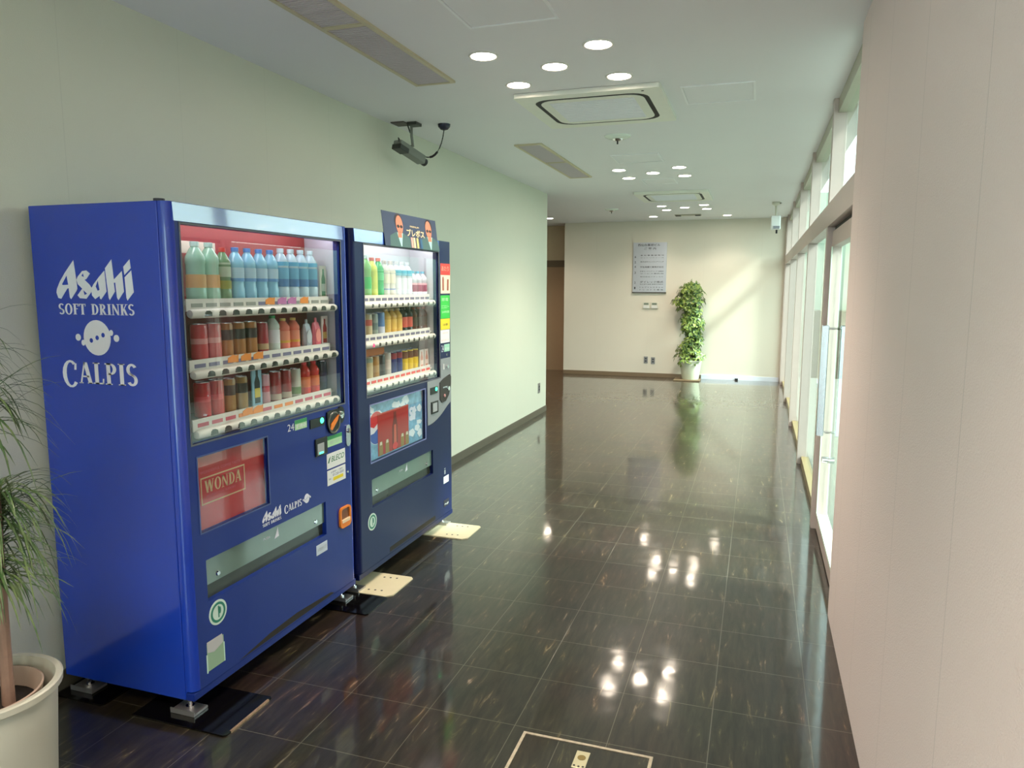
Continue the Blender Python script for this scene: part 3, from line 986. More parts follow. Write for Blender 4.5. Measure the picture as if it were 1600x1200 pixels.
def machine(name, label, y0, y1, mb, md, win, port, panel, interior, back):
    o = thing(name, label, 'vending machine', ((-2.16), (y0 + y1) / 2, 0), 'blue drink vending machines')
    cw = 0.030
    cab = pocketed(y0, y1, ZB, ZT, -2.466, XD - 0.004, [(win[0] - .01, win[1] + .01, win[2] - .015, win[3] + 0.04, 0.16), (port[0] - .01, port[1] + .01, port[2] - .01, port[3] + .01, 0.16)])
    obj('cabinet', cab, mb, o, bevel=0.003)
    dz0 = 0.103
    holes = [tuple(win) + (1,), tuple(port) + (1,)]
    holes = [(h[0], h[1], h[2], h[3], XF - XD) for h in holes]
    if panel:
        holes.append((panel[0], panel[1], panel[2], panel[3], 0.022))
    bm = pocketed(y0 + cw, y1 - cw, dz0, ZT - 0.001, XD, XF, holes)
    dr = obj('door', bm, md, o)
    # rounded corner posts
    for s, yy in ((-1, y0 + cw), (1, y1 - cw)):
        pts = [(XD, yy), (XD, yy + s * cw)]
        for i in range(9):
            a = PI / 2 * i / 8
            pts.append((XF - cw + cw * math.sin(a), yy + s * cw * math.cos(a)))
        if s > 0:
            pts.reverse()
        bm = bmesh.new()
        addpoly(bm, pts, [], 'Z', 0, dz0, ZT - 0.001)
        bmesh.ops.recalc_face_normals(bm, faces=bm.faces)
        obj('corner_post', bm, mb, dr, smooth=True)
    # slightly slanted glossy header band above the window
    bm = bmesh.new()
    ya, yb = y0 + 0.022, (y1 - 0.05 if panel[1] - panel[0] < 0.5 else 4.15)
    pr = [(XF, 1.768), (XF + 0.0052, 1.768), (XF + 0.0015, ZT - 0.003), (XF, ZT - 0.003)]
    va = [bm.verts.new((x_, ya, z_)) for x_, z_ in pr]
    vb = [bm.verts.new((x_, yb, z_)) for x_, z_ in pr]
    for i in range(4):
        bm.faces.new((va[i], va[(i + 1) % 4], vb[(i + 1) % 4], vb[i]))
    bm.faces.new(list(reversed(va)))
    bm.faces.new(vb)
    bmesh.ops.recalc_face_normals(bm, faces=bm.faces)
    obj('header_band', bm, M_BAND, dr)
    # kick panel
    obj('kick_panel', box(XD - 0.003, XF - 0.004, y0 + 0.001, y1 - 0.001, ZB, dz0 - 0.004), md, o, bevel=0.003)
    # interior lining
    lx = XD - 0.004 - 0.158
    a, b, c, e = win[0] - .009, win[1] + .009, win[2] - .014, win[3] + 0.039
    obj('display_back', box(lx, lx + 0.003, a, b, c, e), back, o)
    obj('display_lining', boxes((lx, XD - .002, a, a + .002, c, e), (lx, XD - .002, b - .002, b, c, e), (lx, XD - .002, a, b, c, c + .002), (lx, XD - .002, a, b, e - .002, e)), interior, o)
    obj('light_tube', tube([(XD - 0.02, a + 0.03, e - 0.016), (XD - 0.02, b - 0.03, e - 0.016)], 0.010), M_TUBE if y0 < 3 else M_TUBE2, o)
    obj('window_pane', box(XF - 0.012, XF - 0.008, win[0], win[1], win[2], win[3]), M_PANE, dr)
    f = 0.006
    obj('window_rim', boxes((XF - .006, XF + .002, win[0] - f, win[0], win[2] - f, win[3] + f), (XF - .006, XF + .002, win[1], win[1] + f, win[2] - f, win[3] + f), (XF - .006, XF + .002, win[0], win[1], win[2] - f, win[2]), (XF - .006, XF + .002, win[0], win[1], win[3], win[3] + f)), mat('rim_grey', (96, 100, 112), 0.4), dr)
    # delivery port: smoked flap hinged at the top, dark bin behind
    p = port
    obj('delivery_bin', boxes((XD - .15, XD - .147, p[0] - .008, p[1] + .008, p[2], p[3]), (XD - .15, XD, p[0] - .008, p[1] + .008, p[2] - .005, p[2])), mat('bin_dark', (40, 44, 40), 0.35), o)
    zs = p[2] + (p[3] - p[2]) * 0.44
    fl = obj('delivery_flap', boxes((XF - 0.016, XF - 0.011, p[0], p[1], zs, p[3]), (XF - 0.024, XF - 0.011, p[0], p[1], zs - 0.012, zs)), mat('flap_smoke', (98, 120, 110), 0.08, coat=1.0), dr)
    obj('lower_lip', boxes((XF - 0.035, XF - 0.022, p[0], p[1], p[2], zs - 0.014)), mat('lip_smoke', (56, 60, 50), 0.2), dr)
    obj('push_mark', join(text_bm('PUSH', 'X', XF - 0.0105, (p[0] + p[1]) / 2 - .05, (p[0] + p[1]) / 2 - .01, zs + .045, zs + .055, 0), poly1([((p[0] + p[1]) / 2 + .02, zs + .03), ((p[0] + p[1]) / 2 + .05, zs + .035), ((p[0] + p[1]) / 2 + .045, zs + .075)], XF - .0105)), M_LOGO, fl)
    for yy in (p[0] + 0.07, p[1] - 0.07):
        obj('pivot', lathe([(0.010, XF - 0.011), (0.008, XF - 0.006)], (0, yy, zs + 0.012), 14, 'X'), M_CHROME, fl)
    # feet
    for yy in (y0 + 0.045, y1 - 0.045):
        for xx in (-1.92, -2.40):
            ft = obj('foot', boxes((xx - 0.055, xx + 0.052, yy - 0.040, yy + 0.03, 0.007, 0.016), (xx - 0.055, xx + 0.052, yy - 0.040, yy - 0.037, 0.016, 0.026)), mat('foot_zinc', (186, 182, 184), 0.3, 0.8), o)
            obj('adjusting_bolt', lathe([(0.016, 0.016), (0.016, 0.024), (0.008, 0.024), (0.008, ZB)], (xx, yy, 0), 12), M_CHROME, ft)
    return o, dr


def poly1(pts, base):
    bm = bmesh.new()
    addpoly(bm, pts, [], 'X', base, 0, 0.0004)
    return bm


def sticker(name, parent, u0, u1, v0, v1, m, t=0.0012, r=0.0):
    bm = bmesh.new()
    if r:
        addpoly(bm, rrect(u0, u1, v0, v1, r), [], 'X', XF, 0, t)
    else:
        addpoly(bm, [(u0, v0), (u1, v0), (u1, v1), (u0, v1)], [], 'X', XF, 0, t)
    return obj(name, bm, m, parent)


def disc_sticker(parent, cu, cv, r):
    bm = bmesh.new()
    addpoly(bm, ell(cu, cv, r, r), [], 'X', XF, 0, 0.0012)
    s = obj('round_sticker', bm, mat('mint_white', (206, 226, 216), 0.45), parent)
    bm = bmesh.new()
    addpoly(bm, ell(cu, cv, r * .82, r * .82), [ell(cu, cv, r * .62, r * .62)], 'X', XF, 0.0012, 0.0018)
    addpoly(bm, [(cu, cv - r * .45), (cu + r * .12, cv - r * .45), (cu + r * .12, cv + r * .5), (cu, cv + r * .5)], [], 'X', XF, 0.0012, 0.0018)
    addpoly(bm, ell(cu + r * .2, cv + r * .1, r * .12, r * .3, 14), [], 'X', XF, 0.0012, 0.0018)
    obj('emblem', bm, mat('emblem_green', (48, 128, 108), 0.5), s)


def rails(parent, zs, y0, y1, n, tagcols, labh=0.034, round_btn=False, lit=None, lift=0.042):
    RX = XF - 0.031
    for ri, z in enumerate(zs):
        r = 0.017
        bm = lathe([(0.004, y0), (r * .8, y0 + 0.003), (r, y0 + 0.012), (r, y1 - 0.012), (r * .8, y1 - 0.003), (0.004, y1)], (RX, 0, z), 20, 'Y')
        rl = obj('button_rail', bm, mat('rail_white', (232, 230, 222), 0.3), parent, smooth=True)
        obj('price_strip', box(RX - 0.020, RX - 0.015, y0 + 0.005, y1 - 0.03, z + 0.008, z + 0.052), mat('strip_white', (226, 226, 220), 0.45), parent)
        st = (y1 - y0 - 0.05) / n
        for i in range(n):
            yc = y0 + 0.04 + st * (i + 0.5)
            if round_btn:
                bt = lathe([(0.010, RX + 0.015), (0.009, RX + 0.0185)], (0, yc, z - 0.002), 14, 'X')
            else:
                bt = bmesh.new()
                addpoly(bt, [(yc - .018, z - .010), (yc + .018, z - .010), (yc + .017, z + .004), (yc + .006, z + .010), (yc - .006, z + .010), (yc - .017, z + .004)], [], 'X', RX, 0.014, 0.0185)
            m = mat('button_lit_pink', (255, 70, 120), 0.4, emit=0.8) if lit == (ri, i) else mat('button_dark', (66, 66, 62), 0.35)
            obj('select_button', bt, m, rl)
            col = tagcols[ri][i % len(tagcols[ri])]
            obj('price_label', box(RX - 0.015, RX - 0.0138, yc - st * .38 - .02, yc + st * .38 - .02, z + 0.022, z + 0.036), col, rl)
        obj('shelf', box(XD - 0.155, RX - 0.021, y0 - 0.03, y1 + 0.012, z + lift - 0.012, z + lift), mat('shelf_grey', (186, 184, 180), 0.5), parent)


# ---- machine one
W1 = (2.033, 3.035, 1.002, 1.760)
P1 = (2.070, 2.850, 0.412, 0.568)
A1 = (2.054, 2.445, 0.675, 0.950)
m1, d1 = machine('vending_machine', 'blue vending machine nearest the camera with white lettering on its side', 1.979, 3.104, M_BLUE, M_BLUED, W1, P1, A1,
                 mat('lining_lavender', (196, 194, 208), 0.5), mat('back_red', (150, 34, 40), 0.5))
LB, LR, LG, LO = mat('tag_violet', (120, 118, 150), .5), mat('tag_rose', (196, 90, 110), .5), mat('tag_grey', (150, 156, 150), .5), mat('tag_orange', (232, 140, 60), .5)
rails(m1, (1.455, 1.238, 1.023), 2.088, 3.028, 12, ([LG, LG, LG, LG, LG, LB, LB, LB], [LB], [LR, LR, LR, LO, LO, LR, LO, LO, LR]))
# orange leaf-shaped and round price flags standing on the rails
RXF = XF - 0.0445
for (z, ys, m) in ((1.492, (2.56, 2.80), mat('flag_orange', (240, 150, 60), .5)), (1.492, (2.64, 2.71), mat('flag_lilac', (196, 120, 180), .5)), (1.276, (2.32, 2.395, 2.47), mat('flag_orange', (240, 150, 60), .5)), (1.060, (2.39, 2.455), mat('flag_orange', (240, 150, 60), .5))):
    for yy in ys:
        bm = bmesh.new()
        addpoly(bm, [(yy - .03, z - .012), (yy + .03, z - .014), (yy + .032, z + .016), (yy + .022, z + .012), (yy, z + .016), (yy - .028, z + .006)], [], 'X', RXF, 0, 0.001)
        obj('price_flag', bm, m, m1)
# poster panel in the door
pn = obj('advert_panel', box(XF - 0.0215, XF - 0.019, A1[0] + .001, A1[1] - .001, A1[2] + .001, A1[3] - .001), mat('advert_red', (190, 44, 50), 0.3, coat=0.4), d1)
bm = bmesh.new()
q = 0.005
addpoly(bm, [(2.085, .765), (2.325, .765), (2.325, .866), (2.085, .866)], [[(2.085 + q, .765 + q), (2.325 - q, .765 + q), (2.325 - q, .866 - q), (2.085 + q, .866 - q)]], 'X', XF - 0.019, 0, 0.0005)
bm = join(bm, serif_bm('WONDA', 'X', XF - .019, 2.105, 2.302, 0.806, 0.852, 0.0006))
obj('lettering', bm, mat('wonda_gold', (214, 196, 150), .5), pn)
bm = join(text_bm('PROFESSIONAL SUPPORT', 'X', XF - .019, 2.112, 2.27, 0.789, 0.797, 0.0006), text_bm('WONDERFUL COFFEE TASTE', 'X', XF - .019, 2.085, 2.30, 0.880, 0.890, 0.0006))
obj('lettering', bm, mat('advert_rose', (206, 110, 130), .5), pn)
obj('advert_glass', box(XF - .008, XF - .006, A1[0], A1[1], A1[2], A1[3]), M_PANE2, d1)
f = 0.005
obj('advert_rim', boxes((XF - .004, XF + .002, A1[0] - f, A1[0], A1[2] - f, A1[3] + f), (XF - .004, XF + .002, A1[1], A1[1] + f, A1[2] - f, A1[3] + f), (XF - .004, XF + .002, A1[0], A1[1], A1[2] - f, A1[2]), (XF - .004, XF + .002, A1[0], A1[1], A1[3], A1[3] + f)), mat('rim_blue_grey', (70, 84, 140), .35), d1)
# side lettering
YS = 1.979
bm = join(asahi_bm('Y', YS, -2.362, -2.014, 1.503, 1.642, 0.0008), serif_bm('SOFT', 'Y', YS, -2.358, -2.232, 1.452, 1.490, 0.0008), serif_bm('DRINKS', 'Y', YS, -2.208, -2.016, 1.452, 1.490, 0.0008))
obj('side_lettering', bm, M_LOGO, m1)
obj('side_emblem', calpis_mark('Y', YS, -2.190, 1.372, 0.061, 0.062, 0.0008), M_LOGO, m1)
obj('side_lettering', serif_bm('CALPIS', 'Y', YS, -2.362, -2.020, 1.208, 1.284, 0.0008, True), M_LOGO, m1)
# front lettering
bm = join(asahi_bm('X', XF, 2.393, 2.518, 0.604, 0.650, 0.0008), serif_bm('SOFT', 'X', XF, 2.395, 2.440, 0.588, 0.600, 0.0008), serif_bm('DRINKS', 'X', XF, 2.448, 2.517, 0.588, 0.600, 0.0008))
obj('front_lettering', bm, M_LOGO, d1)
bm = join(serif_bm('CALPIS', 'X', XF, 2.540, 2.665, 0.605, 0.634, 0.0008, True), calpis_mark('X', XF, 2.703, 0.624, 0.019, 0.021, 0.0008))
obj('front_lettering', bm, M_LOGO, d1)
# stickers and controls
obj('front_lettering', text_bm('24', 'X', XF, 2.583, 2.628, 0.945, 0.975, 0.0008), M_LOGO, d1)
s = sticker('sale_sticker', d1, 2.634, 2.722, 0.941, 0.984, mat('sticker_pale_green', (170, 214, 170), .5))
obj('heading_band', rect('X', XF, 2.634, 2.722, 0.968, 0.984, .0012, .0018), M_GREEN, s)
obj('lettering', text_bm('販売中', 'X', XF, 2.642, 2.715, 0.945, 0.965, 0.0019, .02), M_STK, s)
dp = obj('coin_display', rect('X', XF, 2.745, 2.857, 0.927, 0.967, 0, 0.004), M_BLACK, d1)
obj('indicator_light', lathe([(0.013, XF + 0.004), (0.011, XF + .007)], (0, 2.835, 0.951), 16, 'X'), M_LED, dp)
bm = bmesh.new()
addpoly(bm, ell(2.93, 0.925, 0.052, 0.052, 32), [], 'X', XF, 0, 0.008)
addpoly(bm, [(2.875, .925), (2.93, .925), (2.98, .985), (2.90, .985), (2.876, .98)], [], 'X', XF, 0, 0.0075)
addpoly(bm, ell(2.992, 0.952, 0.030, 0.040, 28), [], 'X', XF, 0, 0.0085)
cs = obj('coin_plate', bm, M_BLACK, d1)
bm = bmesh.new()
addpoly(bm, [(2.892, .900), (2.905, .893), (2.955, .935), (2.965, .958), (2.94, .945), (2.90, .922)], [], 'X', XF, .009, 0.013)
obj('coin_slot', bm, M_ORANGE, cs)
obj('return_lever', lathe([(0.018, XF + .0085), (0.016, XF + .016), (0.008, XF + .018)], (0, 2.990, 0.952), 18, 'X'), M_CHROME, cs, smooth=True)
obj('coin_ring', lathe([(0.052, XF + .008), (0.050, XF + .011), (0.044, XF + .011), (0.043, XF + .008)], (0, 2.93, 0.925), 32, 'X', False), mat('ring_steel_dark', (110, 108, 104), .3, .8), cs)
obj('lock_handle', (lambda bm: (addpoly(bm, rrect(3.036, 3.074, 0.788, 0.893, 0.018), [], 'X', XF, 0, 0.006), bm)[1])(bmesh.new()), M_STEEL, d1, bevel=0.002)
obj('lock_cylinder', lathe([(0.012, XF + .006), (0.011, XF + .014)], (0, 3.055, 0.865), 16, 'X'), M_CHROME, d1)
bs = obj('bill_slot', rect('X', XF, 2.778, 2.871, 0.793, 0.873, 0, 0.007), M_BLACK, d1, bevel=0.002)
obj('slot_plate', rect('X', XF, 2.788, 2.840, 0.800, 0.850, 0.007, 0.009), M_STKT, bs)
obj('indicator_light', rect('X', XF, 2.800, 2.830, 0.803, 0.810, 0.009, 0.0105), M_LED, bs)
s = sticker('note_sticker', d1, 2.878, 3.003, 0.816, 0.866, mat('sticker_pale_green', (170, 214, 170), .5))
obj('heading_band', rect('X', XF, 2.878, 3.003, 0.849, 0.866, .0012, .0018), M_GREEN, s)
obj('lettering', text_bm('使用できます', 'X', XF, 2.90, 2.98, 0.825, 0.842, 0.0013), M_STKT, s)
s = sticker('eco_sticker', d1, 2.870, 3.028, 0.714, 0.785, M_STK)
obj('lettering', text_bm('BLECO', 'X', XF, 2.905, 3.018, 0.742, 0.768, 0.0015, .01, .3), M_INKG, s)
bm = bmesh.new()
addpoly(bm, [(2.877, .742), (2.886, .740), (2.902, .770), (2.888, .762)], [], 'X', XF, .0012, 0.0018)
obj('leaf_mark', bm, M_INKG, s)
s = sticker('instruction_sticker', d1, 2.870, 3.027, 0.635, 0.706, M_STK)
obj('lettering', join(text_bm('お客様へ ご案内', 'X', XF, 2.90, 3.0, 0.688, 0.698, 0.0015), text_bm('連絡先', 'X', XF, 2.88, 2.90, 0.66, 0.668, .0015), text_bm('0120-000', 'X', XF, 2.915, 3.01, 0.672, 0.684, .0015)), M_INKB, s)
obj('yellow_block', rect('X', XF, 2.918, 3.005, 0.650, 0.666, .0012, .0016), M_YEL, s)
obj('key_hole', lathe([(0.007, XF), (0.006, XF + .004)], (0, 3.046, 0.663), 12, 'X'), M_CHROME, d1)
s = sticker('small_sticker', d1, 2.763, 2.851, 0.337, 0.384, mat('sticker_bluish', (196, 208, 222), .5))
obj('lettering', text_bm('お取出し口', 'X', XF, 2.772, 2.842, 0.352, 0.368, .0015), M_STKT, s)
bm = bmesh.new()
addpoly(bm, rrect(2.958, 3.055, 0.400, 0.502, 0.022), [rrect(2.968, 3.045, 0.425, 0.493, 0.016)], 'X', XF, 0, 0.010)
rc = obj('coin_return', bm, M_ORANGE, d1)
obj('return_cup', rect('X', XF, 2.966, 3.047, 0.424, 0.494, 0, 0.003), mat('cup_brown', (120, 70, 40), .4), rc)
obj('return_tray', rect('X', XF, 2.972, 3.041, 0.425, 0.440, 0.003, 0.012), mat('cup_pale', (236, 206, 170), .4), rc)
disc_sticker(d1, 2.117, 0.352, 0.047)
s = sticker('permit_sticker', d1, 2.050, 2.138, 0.150, 0.255, mat('permit_green', (148, 178, 150), .5))
obj('torn_label', (lambda bm: (addpoly(bm, [(2.052, .222), (2.085, .212), (2.134, .228), (2.130, .262), (2.05, .262)], [], 'X', XF, .0012, .002), bm)[1])(bmesh.new()), mat('torn_grey', (188, 188, 190), .5), s)
obj('side_strips', boxes((XF, XF + .0016, 2.046, 2.051, .145, .215), (XF, XF + .0016, 2.137, 2.142, .150, .225)), mat('strip_mint', (196, 226, 212), .5), s)
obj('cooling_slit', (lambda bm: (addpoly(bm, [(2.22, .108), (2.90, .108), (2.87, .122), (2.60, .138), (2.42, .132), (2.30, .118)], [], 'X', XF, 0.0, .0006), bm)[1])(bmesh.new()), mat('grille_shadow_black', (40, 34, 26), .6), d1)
obj('door_hinge', lathe([(0.018, ZT), (0.018, ZT + 0.008)], (XD - .01, 1.999, 0), 14), M_INK, m1)

# ---- machine two
W2 = (3.250, 4.150, 0.998, 1.760)
P2 = (3.280, 4.035, 0.412, 0.562)
A2 = (3.276, 3.930, 0.652, 0.950)
m2, d2 = machine('vending_machine', 'navy vending machine farther from the camera with a poster on its top', 3.137, 4.345, M_NAVY, M_NAVY, W2, P2, A2,
                 mat('lining_grey', (206, 206, 212), 0.5), mat('back_grey', (188, 192, 196), 0.5))
TB, TR_ = mat('tag_slate', (110, 108, 132), .5), mat('tag_red', (222, 70, 66), .5)
rails(m2, (1.457, 1.254, 1.026), 3.285, 4.142, 12, ([TB], [TB], [TR_]), round_btn=True, lit=(1, 0), lift=0.032)
# pepsi-like ice poster and red coffee leaflet
pn = obj('advert_panel', box(XF - 0.0215, XF - 0.019, A2[0] + .001, A2[1] - .001, A2[2] + .001, A2[3] - .001), None or mat('ice_blue', (120, 172, 230), 0.3, noise=0.75, nscale=26), d2)
XA = XF - 0.019
bm = bmesh.new()
for i in range(26):
    random.seed(900 + i)
    cu_, cv_ = random.uniform(3.30, 3.90), random.uniform(.67, .935)
    aa = random.uniform(0, PI)
    pts = [(cu_ + random.uniform(.02, .05) * math.cos(aa + t), cv_ + random.uniform(.012, .03) * math.sin(aa + t)) for t in (0, 1.3, 2.5, 3.9, 5.1)]
    pts = [(min(max(p_[0], 3.28), 3.925), min(max(p_[1], .656), .946)) for p_ in pts]
    addpoly(bm, pts, [], 'X', XA, 0, 0.0002 + i * 0.00001)
obj('ice_cubes', bm, mat('ice_white', (232, 240, 250), .35, noise=.15, nscale=40), pn)
gc, gz, gr = 3.372, .818, .086
top = ell(gc, gz, gr, gr, 24, 0.12, PI - 0.25) + [(gc - gr * .3, gz + gr * .02), (gc + gr * .3, gz + gr * .3)]
botm = ell(gc, gz, gr, gr, 24, PI + 0.35, 2 * PI - 0.2) + [(gc + gr * .3, gz - gr * .02), (gc - gr * .3, gz - gr * .30)]
bm = bmesh.new()
addpoly(bm, ell(gc, gz, gr * 1.03, gr * 1.03), [], 'X', XA, 0.0005, .0008)
gl = obj('globe_emblem', bm, mat('globe_white', (232, 232, 236), .4), pn)
bm = bmesh.new()
addpoly(bm, top, [], 'X', XA, 0.0008, .0012)
obj('globe_red', bm, mat('globe_red', (216, 38, 48), .4), gl)
bm = bmesh.new()
addpoly(bm, botm, [], 'X', XA, 0.0008, .0012)
obj('globe_blue', bm, mat('globe_blue', (34, 74, 170), .4), gl)
lf = obj('red_leaflet', rect('X', XA, 3.385, 3.745, .660, .888, .0012, .0022), mat('leaflet_red', (176, 34, 32), .4, noise=.15, nscale=8), pn)
bm = join(text_bm('SI', 'X', XA, 3.755, 3.835, .785, .865, .0014, .04))
obj('lettering', bm, mat('letter_white_blue', (226, 232, 246), .4), pn)
# giant bottle silhouette and four cans on the leaflet
bm = bmesh.new()
addpoly(bm, [(3.545, .662), (3.605, .662), (3.606, .79), (3.596, .835), (3.592, .872), (3.566, .872), (3.562, .835), (3.546, .79)], [], 'X', XA, .0022, .003)
obj('printed_bottle', bm, mat('print_dark_red', (110, 18, 18), .4), lf)
bm = bmesh.new()
addpoly(bm, [(3.562, .70), (3.592, .70), (3.590, .80), (3.566, .80)], [], 'X', XA, .003, .0034)
obj('printed_highlight', bm, mat('print_salmon', (214, 96, 76), .4), lf)
bm = bmesh.new()
addpoly(bm, ell(3.575, .682, .030, .020, 18), [], 'X', XA, .0034, .0038)
obj('printed_badge', bm, mat('print_red', (226, 44, 52), .4), lf)
for yy in (3.415, 3.485, 3.665, 3.722):
    bm = bmesh.new()
    addpoly(bm, [(yy - .020, .662), (yy + .020, .662), (yy + .020, .722), (yy + .012, .735), (yy - .012, .735), (yy - .020, .722)], [], 'X', XA, .0022, .003)
    pc = obj('printed_can', bm, mat('print_gold', (150, 124, 60), .4), lf)
    bm = bmesh.new()
    addpoly(bm, [(yy - .012, .716), (yy + .012, .716), (yy + .010, .733), (yy - .010, .733)], [], 'X', XA, .003, .0034)
    obj('printed_can_top', bm, mat('print_cream', (226, 214, 190), .4), pc)
obj('advert_glass', box(XF - .008, XF - .006, A2[0], A2[1], A2[2], A2[3]), M_PANE2, d2)
obj('advert_rim', boxes((XF - .004, XF + .002, A2[0] - f, A2[0], A2[2] - f, A2[3] + f), (XF - .004, XF + .002, A2[1], A2[1] + f * 2, A2[2] - f, A2[3] + f), (XF - .004, XF + .002, A2[0], A2[1], A2[2] - f, A2[2]), (XF - .004, XF + .002, A2[0], A2[1], A2[3], A2[3] + f)), mat('rim_lavender', (120, 128, 180), .35), d2)
# right column
s = sticker('campaign_sticker', d2, 4.176, 4.322, 1.512, 1.695, mat('campaign_cream', (240, 214, 190), .5))
obj('heading_band', rect('X', XF, 4.176, 4.322, 1.625, 1.695, .0012, .0016), mat('campaign_red', (240, 62, 56), .5), s)
obj('lettering', text_bm('あたり', 'X', XF, 4.19, 4.30, 1.65, 1.68, .0018), mat('campaign_pink', (255, 180, 160), .5), s)
bm = bmesh.new()
addpoly(bm, [(4.20, 1.53), (4.225, 1.53), (4.225, 1.60), (4.218, 1.615), (4.206, 1.615), (4.20, 1.60)], [], 'X', XF, .0012, .0018)
addpoly(bm, [(4.27, 1.53), (4.295, 1.53), (4.30, 1.60), (4.275, 1.60)], [], 'X', XF, .0012, .0018)
obj('printed_bottles', bm, mat('campaign_brown', (150, 84, 70), .5), s)
s = sticker('green_sticker', d2, 4.172, 4.314, 1.357, 1.500, M_GREENB)
obj('lettering', join(text_bm('節電', 'X', XF, 4.19, 4.29, 1.465, 1.485, .0016), text_bm('エコロジー', 'X', XF, 4.185, 4.30, 1.42, 1.44, .0016), text_bm('24時間', 'X', XF, 4.19, 4.30, 1.39, 1.405, .0016)), mat('mint_ink', (196, 246, 196), .5), s)
s = sticker('yellow_sticker', d2, 4.170, 4.312, 1.288, 1.355, M_YEL)
obj('lettering', text_bm('注意', 'X', XF, 4.20, 4.28, 1.312, 1.326, .0016), M_INK, s)
s = sticker('white_sticker', d2, 4.168, 4.308, 1.205, 1.286, M_STK)
obj('lettering', join(text_bm('お問合せ先', 'X', XF, 4.19, 4.28, 1.262, 1.270, .0016), text_bm('ありがとう', 'X', XF, 4.18, 4.29, 1.215, 1.228, .0016)), mat('pink_ink', (226, 150, 150), .5), s)
s = sticker('sale_sticker', d2, 4.222, 4.306, 1.148, 1.195, mat('sticker_mint', (150, 204, 180), .5))
obj('lettering', text_bm('販売中', 'X', XF, 4.232, 4.298, 1.155, 1.175, .0016), M_STK, s)
obj('front_lettering', text_bm('24', 'X', XF, 4.178, 4.214, 1.150, 1.192, .0012), M_LOGO, d2)
obj('key_hole', lathe([(0.008, XF), (0.007, XF + .005)], (0, 4.262, 1.128), 12, 'X'), M_CHROME, d2)
# grey control panel with rounded lower right
pts = [(3.962, .990), (4.160, .990), (4.160, 1.108), (4.315, 1.108), (4.315, .825)]
for i in range(10):
    a = i / 9
    pts.append((4.315 - 0.353 * (1 - (1 - a) ** 2) ** 0.5 * 0.2 - 0.353 * 0.8 * a, 0.825 - (0.825 - 0.725) * (1 - (1 - a) ** 2.2)))
pts[-1] = (3.962, .725)
bm = bmesh.new()
addpoly(bm, pts, [], 'X', XF, 0, 0.004)
gp = obj('control_panel', bm, mat('panel_grey', (150, 154, 160), .35, .3), d2)
dp = obj('coin_display', rect('X', XF, 3.998, 4.100, .906, .948, .004, .007), M_BLACK, gp)
obj('indicator_light', lathe([(0.012, XF + 0.007), (0.010, XF + .010)], (0, 4.080, 0.932), 16, 'X'), M_LED, dp)
bm = bmesh.new()
addpoly(bm, [(4.135, .965), (4.20, .985), (4.290, 1.0), (4.308, .985), (4.305, .93), (4.27, .87), (4.22, .838), (4.165, .835), (4.135, .86)], [], 'X', XF, .004, .009)
cs = obj('coin_plate', bm, mat('coin_plate_dark', (44, 34, 36), .3), gp)
obj('coin_slot', rect('X', XF, 4.17, 4.24, .925, .933, .009, .013), M_STEEL, cs)
obj('return_lever', lathe([(0.016, XF + .009), (0.014, XF + .018)], (0, 4.255, 0.915), 16, 'X'), M_CHROME, cs)
obj('return_button', lathe([(0.010, XF + .009), (0.009, XF + .014)], (0, 4.20, 0.875), 14, 'X'), mat('button_rose', (210, 150, 150), .3), cs)
bs = obj('bill_slot', rect('X', XF, 4.005, 4.107, .786, .860, .004, .009), M_BLACK, gp, bevel=.002)
obj('slot_plate', rect('X', XF, 4.022, 4.085, .797, .850, .009, .011), M_STKT, bs)
obj('lock_cylinder', lathe([(0.012, XF + .004), (0.011, XF + .012)], (0, 4.255, 1.055), 16, 'X'), M_CHROME, gp)
obj('lock_tab', rect('X', XF, 4.195, 4.205, 1.04, 1.075, .004, .008), M_STK, gp)
disc_sticker(d2, 3.275, 0.340, 0.045)
s = sticker('small_sticker', d2, 4.192, 4.272, .305, .350, M_STK)
obj('front_lettering', text_bm('i', 'X', XF, 4.200, 4.225, .365, .405, .0012), M_STKT, d2)
s = sticker('maker_plate', d2, 4.190, 4.272, .150, .195, M_INK)
obj('lettering', text_bm('FUJI', 'X', XF, 4.205, 4.262, .158, .172, .0016), M_STK, s)
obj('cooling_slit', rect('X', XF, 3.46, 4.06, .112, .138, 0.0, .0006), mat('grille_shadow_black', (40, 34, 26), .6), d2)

# poster leaning on the front top edge of machine two
o = thing('advert_poster', 'dark blue poster showing two men in sunglasses, fixed atop the farther machine', 'poster', (-1.845, 3.8, 1.765))
ZP0, ZP1 = 1.765, 1.945


def onposter(bm, du=0.0):
    """tilt a flat 'X' mesh so the card leans back a little"""
    for v in bm.verts:
        t = (v.co.z - ZP0) / (ZP1 - ZP0)
        v.co.x += -0.022 * t
        v.co.y += 0.0
    return bm


XPO = -1.842
card = obj('card', onposter(rect('X', XPO, 3.455, 4.125, ZP0, ZP1, -0.002, 0)), mat('poster_navy', (44, 56, 84), .45), o)


